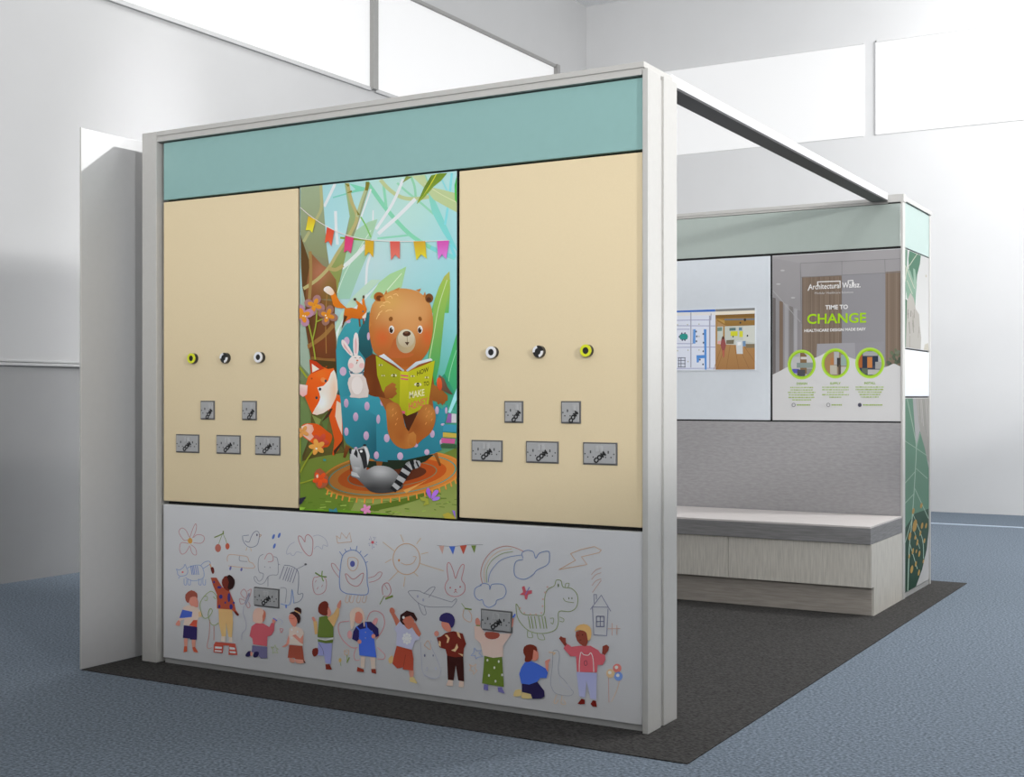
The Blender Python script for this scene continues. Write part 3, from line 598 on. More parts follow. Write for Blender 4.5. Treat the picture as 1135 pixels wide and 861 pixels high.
A.ell(*e1(215, 612), 1.2, 1, 'b06060'); ln(d1('185,660 170,680'), BL)
ln(d2('-72,160 -60,150') if False else d1('690,500 690,450 720,425 820,435 900,450 920,500 960,520 960,570 700,545'), OR); ln(d1('820,440 820,490 900,500'), GY); A.ell(*e1(722, 570), 1.1, 2.4, '5c5c8c', 15); A.ell(*e2(60, 478), 1.1, 2, '5c5c8c', 15)
ln(d2('70,185 75,230 110,275 150,285 195,265 212,215 215,170 195,145 165,160 145,195 125,240 90,230'), '5c6478'); ln(d2('75,185 125,180'), '5c6478'); ln(d2('215,175 232,180 215,198'), 'a07a50'); ln(d2('108,285 100,315'), 'a8926a'); ln(d2('140,290 145,320'), 'a8926a'); A.ell(*e2(195, 178), .8, 1.4, '4c4c60')
for x, y in ((338, 193), (388, 182), (346, 274)): A.ell(*e2(x, y), 1.3, 3, '4c63a0', 20)
# winged heart, elephant
ln(d2('610,240 580,195 555,190 560,235 590,300 620,340 650,360 672,340 680,270 675,210 640,175 615,195 612,240'), RO, .8)
ln(d2('520,240 480,265 455,310 455,345 485,335 490,350 515,355 540,325 585,335'), '8a8c9c', .5); ln(d2('680,190 730,180 790,215 808,275 770,265 760,300 720,275 690,300'), '8a8c9c', .5)
ln(d2('250,345 215,370 205,440 215,500 250,515 240,560 210,580 185,540 170,545 180,580 220,605 260,590 290,540 330,525 375,520 380,440 395,435'), GY); ln(d2('380,440 370,380 340,365'), GY); ln(d2('260,390 285,345 315,340 335,370 330,405 290,412'), RO)
ln(d2('290,540 290,625'), GY); ln(d2('430,440 480,445 530,470 555,510 555,610 550,690 590,685 590,720 560,755 510,770'), '666a78', .7); ln(d2('540,475 620,435'), GY); A.ell(*e2(617, 433), 1.4, 1.2, '4c4c50')
for x in (430, 460, 480, 500, 520, 545): ln([e2(x, 450 + (x - 430) * .2), e2(x - 40, 560 + (x - 430) * .3)], '6c6c7c', .8)
ln(d2('400,635 450,650 440,770'), GY); ln(d2('400,775 480,780 500,650 515,770'), BL, .9); A.ell(*e2(262, 455), .5, .6, GY); A.ell(*e2(308, 460), .5, .6, GY)
A.ell(*e2(448, 798), .9, 2.2, '4c63a0')
# strawberry, crown, small flower, monster, sun, tulip
ln(d2('690,550 678,600 690,670 720,695 770,680 795,640 795,570 760,535 710,545'), RO, closed=True); A.line(d2('700,505 750,535 800,542'), 1.5, '5a7038'); A.line(d2('762,490 758,540 772,580'), 1.2, '6a8044')
for x, y in ((705, 580), (720, 640), (760, 620)): ln([e2(x + 6, y - 10), e2(x - 6, y + 10)], RO, .5)
ln(d3('165,170 175,228 285,218 270,145 245,190 205,145 195,195 165,170'), OR, .55, 0)
for a in range(5): A.line([e3(453, 222), e3(453 + 38 * math.cos(a * 1.257 + .4), 222 + 55 * math.sin(a * 1.257 + .4))], .5, '8a8ca0', 0); A.ell(*e3(453 + 30 * math.cos(a * 1.257), 222 + 40 * math.sin(a * 1.257)), .6, .8, '8a8ca0')
A.ell(*e3(453, 222), 1.6, 1.6, 'b05058')
ln(d3('245,630 200,600 190,540 195,440 215,330 260,290 310,285 350,310 390,370 408,440 410,540 420,600 395,640 245,630'), '60759e', .9)
for p in ('190,295 215,330', '232,275 245,300', '275,262 283,285', '330,250 322,288', '362,290 352,305', '415,315 385,340', '415,375 395,385'): ln(d3(p), '60759e', .8, 0)
ln(d3('260,350 255,400 275,440 305,448 330,420 338,370 315,345 280,342'), OR, closed=True); A.ell(*e3(293, 393), 2.7, 3.4, '484c84')
ln(d3('235,475 260,540 320,572 360,545 382,480 365,470 300,515 250,475 235,475'), '9c6c6c', .8); ln(d3('190,450 150,395 125,395 140,440 185,500'), RO); ln(d3('420,505 470,490 500,460 528,465 510,505 470,530 425,540'), RO)
for x in (250, 285, 340, 385): ln([e3(x, 640), e3(x - 15, 690), e3(x + 8, 700), e3(x + 22, 645)], OR, .5)
sun = [(e3(723 + 107 * math.cos(a * .4488), 355 + 123 * math.sin(a * .4488))) for a in range(14)]; ln(sun, 'ac8a66', .8, 4, True)
for p in ('625,290 535,220', '700,220 675,160', '803,235 838,188', '840,315 895,302', '830,390 1020,450', '780,460 815,492', '712,495 700,575', '655,455 580,530', '605,355 553,385'): ln(d3(p), 'b0946c', .6, 0)
ln(d3('680,385 720,400 770,390 798,350 795,335 775,335'), 'ac8a66'); A.ell(*e3(663, 365), 1, 1.6, 'ac7a4c')
ln(d3('535,640 530,580 550,550 580,550 600,610 575,650 545,650'), RO, .8); ln(d3('550,560 575,600'), RO); ln(d3('545,650 510,715'), GN, .8); A.line(d3('555,672 585,660 615,648'), 2.2, '64743a')
# plane, bunting, rabbit, rainbow, clouds, lemon, butterfly
ln(d3('735,615 760,605 830,610 860,625 1060,690 1090,690 1115,670 1120,690 1085,735 1060,735 900,735 820,705 760,650 735,615'), GY); ln(d3('860,630 920,580 950,585 900,660'), GY); ln(d3('815,705 850,790 880,790 865,730'), GY)
A.ell(*e3(812, 652), 1, 1.6, '8a8c9c'); A.ell(*e3(856, 680), 1, 1.6, '8a8c9c')
ln(d4('105,138 230,147 340,135 470,133'), '78787c', .5)
for p, c in (('120,142 162,140 148,208', 'ac8a80'), ('200,146 250,146 232,212', '405ca8'), ('286,142 342,136 315,210', 'a44838'), ('376,140 416,138 402,200', '66783c')): A.poly(d4(p), c)
ln(d4('195,410 185,330 190,280 210,285 235,345 252,400 275,340 300,295 320,295 315,340 300,410 325,450 325,500 290,535 240,545 190,525 168,480 175,440 195,410'), 'a4686a', .7)
for x, y in ((210, 475), (289, 468), (252, 492)): A.ell(*e4(x, y), .8, .9, 'a04c50')
ln(d4('240,515 252,505 265,515'), 'a04c50', .5)
for p, c in (('465,440 452,360 480,260 550,180 640,145 720,155 800,190', 'a06c60'), ('485,435 480,340 520,250 600,185 700,165', 'b09a7c'), ('500,435 500,340 540,260 620,205 710,188', '7c8a5c'), ('512,430 530,350 600,265 680,230 780,215', '66799e')): ln(d4(p), c, .7)
ln(d4('790,240 780,200 820,178 870,190 890,240 920,200 990,185 1000,230 985,290 900,335 870,370 800,408 730,385 718,320 735,265 790,250'), '60749c', .8)
ln(d4('460,455 410,480 405,540 440,575 465,570 480,610 520,632 570,605 580,575 630,555 655,510 640,460 605,445 540,450 525,490 520,455 480,440 445,455'), '60749c', .8)
ln(d4('300,600 330,640'), GN); A.line(d4('325,640 380,648'), 1.6, '64743a'); ln(d4('320,645 310,700 335,735 375,745 378,690 355,655'), OR)
A.poly(d4('780,470 800,460 812,500 860,495 860,520 830,530 820,570 805,565 800,535 762,530 790,510'), 'a44c54'); ln(d4('808,530 840,470'), '5a5c94', .8)
# dinosaur, lightning, smoke, house, fence
ln(d5('40,560 15,525 25,620 70,690 130,730 220,740 300,715 325,660 330,580 410,580 455,550 468,500 460,450 420,410 360,400 345,355 310,350 295,390 245,420 225,480 218,600 150,605 70,600 35,560'), '727e50', .8)
for x, y in ((245, 400), (228, 440), (212, 490), (210, 540), (200, 590), (160, 600), (120, 600), (75, 590), (45, 555)): A.ell(*e5(x, y), 1, 1, 'a88c80')
for x in (105, 125, 150, 180, 205, 225): ln([e5(x, 615), e5(x + 15, 705)], '6e7c48', .9)
ln(d5('265,630 290,630 285,670 270,660'), '727e50'); ln(d5('335,620 365,635 360,655 335,650'), '727e50'); ln(d5('100,720 100,765 135,770 130,735'), '727e50'); ln(d5('170,740 180,780 225,785 210,745'), '727e50'); ln(d5('375,400 380,375 405,375 395,405'), '727e50')
A.ell(*e5(325, 388), .8, 2, '52603c'); A.ell(*e5(402, 483), .5, 1.2, '52603c'); A.ell(*e5(425, 483), .5, 1.2, '52603c'); ln(d5('360,480 380,505 440,515'), '727e50')
ln(d5('330,272 450,205 415,155 490,125 590,103 640,130 625,148 495,178 535,235 330,272'), 'ac8c6c', .7, 0)
for y in (290, 325, 370, 420): ln([e5(550 + y * .06, y + 20), e5(600, y - 15), e5(640, y - 30 if y < 400 else y - 70)], 'a08478', .7)
ln(d5('575,540 585,750 680,757 690,560'), '6a6c80', .8, 0); ln(d5('560,565 640,460 710,578'), '6a6c80', .8, 0); ln(d5('575,545 695,548'), '6a6c80', .7, 0); ln(d5('588,520 585,455 605,455 605,490'), '6a6c80', .7, 0)
ln(d5('605,615 660,615 660,690 605,690 605,615'), '54566c', 1, 0); ln(d5('633,615 633,690'), '54566c', .8, 0); ln(d5('605,652 660,652'), '54566c', .8, 0); ln(d5('690,705 780,705'), 'a08478', .8, 0); ln(d5('720,665 720,755'), 'a08478', .8, 0); ln(d5('755,680 755,750'), 'a08478', .8, 0)
# tree, dragonfly, star, horse, goose, balloons, little flowers
ln(d6('530,270 520,180 470,130 410,170 365,240 370,320 400,385 445,375 480,320 460,295 440,350 460,430 500,455 540,430'), GN, .7); ln(d6('400,180 430,180 430,215 405,215'), GN, .6); ln(d6('490,180 510,205'), GN, .8); ln(d6('455,400 450,540 430,665 480,668'), BR, .6); ln(d6('495,460 495,600'), BR, .7)
for p in ('790,200 750,150 780,110 810,150 800,200', '790,220 740,200 750,250 785,245', '815,130 850,110 840,170 825,190', '800,250 820,290 840,270 825,230'): ln(d6(p), RO, .55)
ln(d6('790,245 830,150 825,200 795,260'), '7c7c8c', 1); ln(d6('780,270 775,340 800,420 800,490 765,530 760,590'), '7c7c8c', .5)
ln(d7('265,575 290,580 305,555 312,585 335,595 315,605 330,635 300,625 280,635 285,600 265,575'), '7f8a60', .6, 0); ln(d7('350,400 380,405 362,438 350,400'), RO, .8); ln(d7('330,300 375,330 360,360'), '8a8c9c', .5)
ln(d8('130,500 105,480 110,520 140,520 145,480 120,470'), OR, .7); ln(d8('130,520 130,600'), GN, .7); A.line(d8('128,595 152,545'), 1.2, '64743a'); A.ell(*e8(63, 572), 1.6, 2.4, 'a88a54'); ln(d8('63,590 72,625'), GN, .6)
ln(d8('830,400 840,560 850,680 900,730 960,745'), '80828e', .5); ln(d9('65,310 60,350 110,460 145,560 135,620 80,640 0,610'), '80828e', .5); ln(d8('865,430 900,385 925,430 920,470 865,430'), OR, .6); A.ell(*e8(870, 527), .8, 1.6, '54566c'); A.ell(*e9(82, 440), .6, 1.2, '54566c'); ln(d8('880,650 895,640 895,670 875,665'), '80828e', .5); A.ell(*e9(105, 553), 1, 2, '8a8c96')
ln(d9('440,375 460,400 500,395 480,420 510,450 470,455 455,470 445,440 410,440 435,415 440,375'), BL, .6, 0); ln(d9('395,515 425,535 455,515 445,555 462,570 432,605 425,570 395,570 410,545 395,515'), OR, .6, 0)
ln(d0('430,260 430,300 425,400 410,520 420,580 460,635 580,655 615,625 590,590 530,510 490,470 480,400 490,300 480,255 450,245 430,260'), '74767e', .6); ln(d0('485,490 510,560 590,600 560,550'), '8a8c94', .5); A.line(d0('395,265 450,270 430,288'), 1, 'a88c68'); ln(d0('465,645 440,710 460,725 480,690'), OR, .6); ln(d0('515,655 505,725 545,730 525,690'), OR, .6)
for x, y, r, c in ((1008, 408, 38, 'a86058'), (948, 455, 38, 'b09070'), (1020, 480, 38, '5c74a4')): A.ell(*e0(x, y), r * .1233, r * .1233 * 1.05, c); A.ell(*e0(x - 6, y - 8), r * .05, r * .05, 'b8aca4')
ln(d0('930,490 935,715'), BR, .5, 0); ln(d0('1030,520 1000,620 955,710'), OR, .5)
# butterfly-winged girl outline
ln(d8('230,450 170,450 90,380 48,290 60,215 150,200'), 'a4686a', .7); ln(d8('320,190 350,120 410,103 470,140 488,220 460,300 410,370'), 'a4686a', .7); ln(d8('220,450 195,520 210,570 250,570'), 'a4686a', .6); ln(d8('420,450 490,520 480,560 420,560'), 'a4686a', .6)
A.ell(*e8(155, 328), 2.6, 4.6, 'b07c7c'); A.ell(*e8(395, 208), 2.4, 5.2, 'b07c7c', 30)
# --- children
SK, SK2, SKD = 'a86e60', '9c5a48', '54201a'
def P(p, c, c2=None, sm=2): A.poly(p, c, c2, sm=sm)
# boy in patchwork shirt
P(d6('210,585 245,585 238,670 240,700 205,710 215,660'), SK); P(d6('285,590 320,590 318,670 345,715 300,705 288,660'), SK); P(d6('212,655 240,655 240,705 205,712'), '94402c', None, 1); P(d6('290,665 315,660 345,712 305,708'), '94402c', None, 1)
P(d6('208,455 335,470 332,592 270,590 265,580 200,575'), '241c44', None, 0); P(d6('205,280 250,262 330,275 372,330 380,370 345,385 335,470 205,450 215,395 160,420 165,370'), 'a8968a', None, 1)
P(d6('165,385 195,305 290,325 285,375 200,385'), '384c94', None, 1); P(d6('260,455 300,405 338,405 332,472'), '9c4030', None, 0); P(d6('345,330 370,320 380,372 350,375'), 'b0906c', None, 0); P(d6('160,405 175,430 165,460 130,450 140,425'), SK); P(d6('250,190 330,180 345,280 300,272 270,262'), SK); P(d6('228,220 225,160 280,120 335,150 335,200 320,180 270,190 255,240'), '7c4034')
# child on the red stool
P(d6('495,640 510,612 700,630 720,738 635,735 640,650 585,645 580,720 492,712'), '8c3c30', None, 0)
for p in ('508,655 572,660 570,680 505,675', '505,690 570,695 568,710 502,705', '645,660 695,668 698,688 645,684', '645,700 702,704 706,722 648,718'): A.poly(d6(p), 'a4a3a2')
P(d6('565,560 605,560 605,615 560,610'), 'a8968a', None, 0); P(d6('640,565 668,565 672,618 636,612'), 'a8968a', None, 0); P(d6('540,295 670,305 678,420 668,570 635,565 612,430 610,560 570,560 545,440'), 'ac8a5c', None, 0)
P(d6('465,0 520,0 575,90 640,120 690,240 705,310 735,350 720,362 690,330 665,305 525,295 525,160 490,80'), '883e2c', None, 1); P(d1('515,565 545,560 555,610 535,630'), SKD); P(d1('500,525 512,520 528,560 520,565'), 'b08860', None, 0)
P(d6('690,330 700,320 735,350 720,365'), SKD)
for x, y, rx, ry in ((562, 182, 2, 2.4), (640, 190, 1.6, 5), (660, 278, 1.8, 3), (548, 92, 2.4, 1.4), (605, 238, .9, 1.3), (685, 240, 1.1, 1.2), (497, 42, 1, 1.4), (548, 275, 1.2, 2)): A.ell(*e6(x, y), rx, ry, '302a60')
P(d1('640,690 690,650 720,800 680,800 640,750'), '5c241a'); P(d1('690,660 720,640 770,690 765,760 730,795 695,780 710,720'), '241210', None, 2)
# child in the pink jumper
P(d7('85,560 230,575 230,680 170,685 140,650 80,620 85,590'), '54506c', None, 1); P(d7('20,655 50,615 80,620 70,660 40,668'), '1c1838'); P(d7('95,660 110,622 150,625 140,665 110,675'), '1c1838'); P(d7('70,620 90,630 85,660 70,655'), SK)
P(d7('80,380 120,348 190,350 250,385 270,345 300,345 295,420 270,462 232,475 228,568 170,560 95,550 88,495 62,470'), '9c4850', None, 1); P(d7('275,330 290,300 315,310 300,350'), SK); A.line(d7('285,300 325,325'), 1.2, '4c63a0', 0); P(d7('180,220 212,240 215,280 200,325 180,330'), SK2)
P(d7('95,330 98,240 130,205 175,208 198,240 185,280 185,345 150,350'), 'ac8e80')
# child with a bun
P(d7('440,680 490,690 490,725 450,720'), SK); P(d7('500,690 580,690 585,728 510,730'), SK); P(d7('440,555 565,565 582,698 500,690 490,680 425,678'), '7c3c2e', None, 0); P(d7('570,690 600,730 580,725'), '2c1614', None, 0)
P(d7('440,400 490,375 560,400 582,440 570,565 440,550 438,480'), 'ac9a90', None, 1); P(d7('435,460 440,540 400,575 370,570 410,545'), SK); P(d7('575,455 572,550 540,530 470,465 500,455 545,495'), SK, None, 1)
P(d7('440,270 480,250 520,280 510,360 490,385 460,360 438,310'), 'ac6c5c'); P(d7('440,255 490,235 545,275 545,330 522,352 510,300 470,260'), '2c1818'); P(d7('485,215 515,195 555,215 550,262 520,240'), '2c1818'); A.line(d7('490,228 545,255'), 1.2, 'b08a5c', 0); A.line(d7('440,300 470,305 495,295'), .6, 'a04838')
for x, y in ((465, 410), (520, 430), (462, 490)): A.ell(*e7(x, y), .9, 1.2, 'bcb8b4')
# child in the green gilet
P(d7('785,740 825,738 848,790 790,788'), '5c2018', None, 1); P(d7('715,525 850,540 838,735 785,730 775,660 720,655 700,640 715,590'), '74769a', None, 1); P(d7('665,595 712,585 715,640 680,668 660,640'), '5c2018'); A.line(d7('720,535 760,600 770,650'), .5, '50506c')
P(d7('668,320 705,330 712,450 685,455'), 'ac8a5c', None, 1); P(d7('655,295 675,288 695,325 672,330'), SK); P(d7('725,290 800,275 862,380 862,485 785,485 710,480'), '52622a', None, 1); P(d7('712,488 785,505 862,482 858,500 785,512 712,500'), 'b0aea8', None, 0); P(d7('712,500 785,515 860,505 855,535 790,540 715,525'), '4c5a26', None, 0)
P(d7('805,300 860,260 900,195 918,210 915,270 865,385'), 'ac8a5c', None, 1); P(d7('895,190 910,150 935,128 930,190 918,210'), SK); P(d7('800,170 840,240 830,275 800,280'), SK); P(d7('718,240 725,170 780,135 815,165 805,230 805,270 760,272'), '5c241a')
# winged girl in blue
P(d8('262,535 305,540 295,650 260,640'), 'ac9286', None, 0); P(d8('350,545 398,545 402,660 365,660'), 'ac9286', None, 0); P(d8('230,635 290,660 292,685 225,678'), '6c2a1e', None, 1); P(d8('362,655 405,655 408,702 365,690'), '6c2a1e', None, 1)
P(d8('215,255 290,205 360,205 430,270 435,340 400,355 370,290 250,300 240,400 180,370 190,300'), '221c48', None, 1); P(d8('245,280 330,262 385,310 395,420 412,545 250,525 245,470'), '3854a8', None, 0); A.line(d8('220,250 255,290'), 1.6, '3854a8', 0); A.line(d8('310,210 320,265'), 1.6, '3854a8', 0)
A.ell(*e8(250, 395), 2.2, 2.4, SK); A.ell(*e8(383, 343), 2.2, 2.6, SK); A.ell(*e8(240, 165), 4.8, 6.6, 'b06e5e'); P(d8('160,180 160,110 215,68 270,80 295,140 300,240 290,245 275,130 215,115 200,240 170,280'), 'b09c8e', None, 2)
for y in (305, 360): A.ell(*e8(308, y), .5, .5, '9c8c6c')
# child in the daisy shirt
P(d8('525,560 560,525 575,560 560,600 535,600'), 'b08c60'); P(d8('720,665 765,660 762,735 735,740'), SK); P(d8('728,735 765,730 802,785 795,795 730,775'), 'b08c60', None, 1); P(d8('605,435 750,475 765,560 762,670 665,660 670,640 610,650 565,605 575,545'), '883828', None, 1); A.line(d8('690,520 675,600 665,655'), .6, '6c2c20')
P(d8('635,200 700,260 745,265 825,345 820,378 780,385 750,472 600,430 605,310 580,270'), '9494a6', None, 0); P(d8('545,115 575,110 635,200 600,245 580,190'), SK2, None, 1); A.ell(*e8(562, 102), 2.8, 3.8, SK2, -20); P(d8('750,250 780,210 838,320 820,350 790,320'), SK2, None, 1)
P(d8('660,170 720,140 770,190 765,240 720,278 680,240'), SK2); P(d8('635,195 640,140 700,98 770,120 803,180 790,205 740,145 680,165 660,200 690,240 660,230'), '2c1614', None, 1); A.ell(*e8(670, 165), 1.4, 1.6, 'c4c0bc')
for a in range(8): A.ell(*e8(703 + 34 * math.cos(a * .785), 365 + 42 * math.sin(a * .785)), 1.5, 1.9, 'c0c0c0')
A.ell(*e8(703, 365), 2.6, 2.8, 'c0c0c0')
# child in brown banana jumper
P(d9('215,650 255,655 255,705 195,700'), 'ac8c80', None, 1); P(d9('310,660 350,660 348,718 305,712'), 'ac8c80', None, 1); P(d9('203,440 345,450 352,665 300,655 280,520 262,655 212,650'), '2c1210', None, 0)
P(d9('115,285 150,275 190,245 260,228 340,250 370,340 350,380 345,450 270,455 205,440 190,385 140,370'), '5c2018', None, 1); A.ell(*e9(113, 250), 2.6, 3, SK); P(d9('160,140 215,150 240,220 215,235 180,215 158,185'), 'ac6c5c'); P(d9('138,135 150,90 200,68 250,85 272,130 262,180 240,200 220,160 180,150'), '2a2450')
for p in ('185,262 205,258 228,290 215,330 200,330 208,290', '285,235 310,240 325,295 300,275', '240,395 270,380 290,335 302,370 275,408', '300,420 345,430 340,448', '135,310 150,320 150,365 132,350'): P(d9(p), 'b0906c', None, 1)
# child in green trousers
P(d9('525,690 560,690 560,742 522,735'), '54507c', None, 1); P(d9('642,715 680,715 705,770 650,755'), '54507c', None, 1); P(d9('528,440 680,450 698,712 620,700 555,690 508,680 520,560'), '4c5c22', None, 0)
for x, y in ((555, 480), (653, 492), (615, 545), (568, 612), (682, 608), (625, 662)): A.ell(*e9(x, y), 1, 1.5, 'acac9c')
P(d9('440,185 490,185 530,240 620,255 700,250 765,250 690,355 690,450 605,460 520,440 495,335 445,290'), 'ac968c', None, 1); P(d9('540,235 655,245 650,285 590,300 540,280'), '7c3c30'); P(d9('450,130 470,112 490,140 490,180 455,175'), SK); A.line(d9('455,178 490,182'), 1, '66783c', 0); P(d9('770,120 785,115 775,185 765,200'), SK, None, 0); A.line(d9('778,110 795,80'), 1.8, '405ca8', 0)
# kneeling child in blue
P(d0('78,655 95,605 150,600 150,650 110,660'), 'b08c60'); P(d0('150,670 165,620 215,615 245,675 190,680'), 'b08c60'); P(d0('155,545 290,525 355,610 360,660 330,680 250,682 235,640 155,620'), '1e1838', None, 1)
P(d0('150,400 180,355 230,340 290,365 370,410 388,450 375,495 320,495 290,530 220,555 150,545 130,460'), '34509c', None, 1); P(d0('362,345 385,330 410,325 395,360 390,440 368,410'), SK, None, 1); P(d0('245,250 290,240 305,300 290,335 250,335'), 'a86858'); P(d0('168,270 175,215 230,192 285,215 290,260 260,240 250,320 220,350 180,345 185,300'), '5c2418')
# child in the cap and cat jumper
P(d0('655,725 690,680 720,690 720,728 680,732'), '54140e', None, 1); P(d0('772,728 790,695 820,700 828,755 790,750'), '54140e', None, 1); P(d0('645,440 828,450 822,690 770,680 735,520 722,672 670,660'), '8284a2', None, 0)
P(d0('545,190 575,195 600,215 680,205 770,205 840,245 860,275 900,290 905,330 880,378 835,378 828,445 650,440 640,300 590,300 530,230'), 'a44c54', None, 1); P(d0('488,140 505,118 520,130 548,135 550,175 560,190 540,210'), '6c3026', None, 1); P(d0('880,210 915,195 938,215 930,250 900,290 875,275'), '6c3026', None, 1)
ln(d0('670,440 672,340 685,265 710,285 750,290 775,270 795,330 800,440'), 'c0a8a4', .8); ln(d0('715,345 735,340 740,375 720,380 715,345'), '5c2c34', .6); P(d0('640,80 720,70 750,140 735,205 700,205 650,160'), '74382c'); P(d0('628,75 650,30 710,10 765,35 780,100 765,155 745,150 735,90 690,65 640,70'), 'b4905c'); A.line(d0('670,155 690,152'), .6, '3c1814', 0); A.ell(*e0(660, 112), .5, .7, '2c1410'); A.ell(*e0(700, 108), .5, .7, '2c1410')
A.build('printed_doodles', M['print'], drw, fb)

# ================================================================== SOCKETS AND OUTLETS ON THE FRONT PARTITION
def text_mesh(txt, size, bold):
    cu = bpy.data.curves.new('t', 'FONT'); cu.body = txt; cu.size = size; cu.offset = bold; cu.align_x = 'CENTER'; cu.align_y = 'CENTER'; cu.extrude = .0004
    to = bpy.data.objects.new('t', cu); me = bpy.data.meshes.new_from_object(to)
    bpy.data.objects.remove(to); bpy.data.curves.remove(cu); return me
def make_socket(name, w, h, double):
    r = bpy.data.objects.new(name, None); r.empty_display_size = .05; COL.objects.link(r)
    MB().box(-w / 2, w / 2, -.004, .0, -h / 2, h / 2, .0012).build('rim', M['plate_edge'], r)
    MB().box(-w / 2 + .0055, w / 2 - .0055, -.009, -.003, -h / 2 + .0055, h / 2 - .0055, .002).build('plate', M['plate'], r)
    cs = (-.036, .036) if double else (-.011,)
    for c in cs:
        MB().box(c - .0025, c + .0025, -.0096, -.006, .001, .011).box(c - .0135, c - .0085, -.0096, -.006, -.015, -.0105) \
            .box(c + .0085, c + .0135, -.0096, -.006, -.015, -.0105).build('pin_holes', M['slot'], r)
        rx = (c * .22) if double else .017
        MB().box(rx - .0065, rx + .0065, -.0125, -.006, .006, .028, .0015).build('rocker_switch', M['rocker'], r)
    for c in (-w / 2 + .011, w / 2 - .011):
        MB().tube_y(c, -.001, -.0098, -.006, .0028, None, 12).build('screw', M['slot'], r)
    # dark diagonal COM mark
    ang = math.radians(38) if double else math.radians(52)
    me = text_mesh('COM', .0235 if double else .0215, .0015)
    cx, cz = (.002, -.014) if double else (.014, -.018)
    for v in me.vertices:
        x, z, d = v.co.x, v.co.y, v.co.z
        v.co = Vector((cx + x * math.cos(ang) - z * math.sin(ang), -.0096 - d - .0004, cz + x * math.sin(ang) + z * math.cos(ang)))
    link('lettering', me, M['dark'], r)
    return r
def copy_tree(o, parent=None):
    c = o.copy(); COL.objects.link(c)
    if parent: c.parent = parent
    for ch in list(o.children): copy_tree(ch, c)
    return c
dbl = make_socket('double_socket', .139, .082, True); sgl = make_socket('single_socket', .082, .083, False)
used = set()
def place(proto, x, z, label, group):
    o = proto if proto.name not in used else copy_tree(proto)
    used.add(proto.name); o.location = (x, F - .0001, z); tag(o, label, 'socket', group)
LB, RB = 'left beige panel', 'right beige panel'
for x, z, lb in ((-2.223, .996, 'grey double socket on %s, nearest the left post' % LB), (-1.981, .996, 'grey double socket in the middle of the row on %s' % LB),
                 (-1.758, .996, 'grey double socket on %s, nearest the bear picture' % LB), (-.662, .997, 'grey double socket on %s, nearest the bear picture' % RB),
                 (-.42, .997, 'grey double socket in the middle of the row on %s' % RB), (-.179, .997, 'grey double socket on %s, nearest the right post' % RB)):
    place(dbl, x, z, lb, 'double sockets on the beige panels')
place(dbl, -1.764, .347, 'grey double socket on the doodle panel, below the drawn elephant', 'double sockets on the doodle panel')
place(dbl, -.619, .349, 'grey double socket on the doodle panel, over the head of the child in green trousers', 'double sockets on the doodle panel')
for x, z, lb in ((-2.103, 1.145, 'grey single socket on %s, under the yellow ringed outlet' % LB), (-1.861, 1.145, 'grey single socket on %s, under the white ringed outlet' % LB),
                 (-.543, 1.147, 'grey single socket on %s, under the white ringed outlet' % RB), (-.299, 1.147, 'grey single socket on %s, nearer the yellow ringed outlet' % RB)):
    place(sgl, x, z, lb, 'single sockets on the beige panels')
def outlet(x, z, kind, label):
    b = (x, F, z)
    r = empty('gas_outlet', b, label, 'outlet', 'round outlets on the beige panels')
    MB().tube_y(x, z, F - .018, F, .0225, None, 40).build('barrel', M['dark'], r, b)
    MB().tube_y(x, z, F - .021, F - .0182, .0125, None, 28).build('bore', M['black'], r, b)
    if kind == 'split':
        mb = MB()
        for a in (105, 285): mb.tube_y(x, z, F - .023, F - .0182, .0218, .0128, 14, 0, math.radians(a), math.radians(a + 82))
        mb.build('ring', M['white_ring'], r, b)
    else:
        MB().tube_y(x, z, F - .023, F - .0182, .0225, .0125, 40).build('ring', M['yellow' if kind == 'yellow' else 'white_ring'], r, b)
outlet(-2.184, 1.374, 'yellow', 'round yellow ringed outlet on the left beige panel')
outlet(-1.993, 1.373, 'split', 'round black outlet with two white arcs on the left beige panel')
outlet(-1.796, 1.373, 'white', 'round white ringed outlet on the left beige panel')
outlet(-.633, 1.374, 'white', 'round white ringed outlet on the right beige panel')
outlet(-.429, 1.373, 'split', 'round black outlet with two white arcs on the right beige panel')
outlet(-.229, 1.373, 'yellow', 'round yellow ringed outlet on the right beige panel')

# ================================================================== CROSS BEAM
bb = (-.06, 1.9, 2.36)
beam = empty('cross_beam', bb, 'white beam with black underside joining front partition to back partition', 'beam')
MB().box(-.098, -.004, .262, 3.512, 2.372, 2.412, .003).build('beam_body', M['white_panel'], beam, bb)
MB().box(-.096, -.006, .262, 3.512, 2.364, 2.3725).build('underside_channel', M['beam_dark'], beam, bb)  # dark strip covering the underside of the beam

# ================================================================== BACK PARTITION
B, XR, DE = 3.517, .079, 4.265
kb = (-1.2, 3.9, .004)
back = empty('back_partition', kb, 'deep back partition with pale teal header, poster and leaf printed end', 'partition')
MB().box(-2.47, XR - .008, B + .02, DE - .01, .004, 2.352).build('core', M['black'], back, kb)
MB().box(-2.488, -.006, B, DE, 2.366, 2.387, .002).box(-2.47, -.006, B + .006, DE - .006, 2.353, 2.366).build('top_rail', M['frame'], back, kb)
MB().box(-.006, .088, B - .003, B + .06, 2.357, 2.403, .002).box(.03, .088, B + .06, DE, 2.366, 2.392, .002).build('corner_block', M['frame'], back, kb)
MB().box(.0712, .0835, B - .004, B + .055, .004, 2.36, .002).build('corner_post', M['frame'], back, kb)
MB().box(.05, .083, 4.236, DE, .004, 2.366, .002).build('end_post', M['frame'], back, kb)
MB().box(-2.47, .0705, B, B + .018, 2.0945, 2.349, .003).build('header_panel', M['teal_pale'], back, kb)
MB().box(-1.512, -.731, B, B + .018, 1.057, 2.081, .003).build('laminate_panel', M['screen_panel'], back, kb)
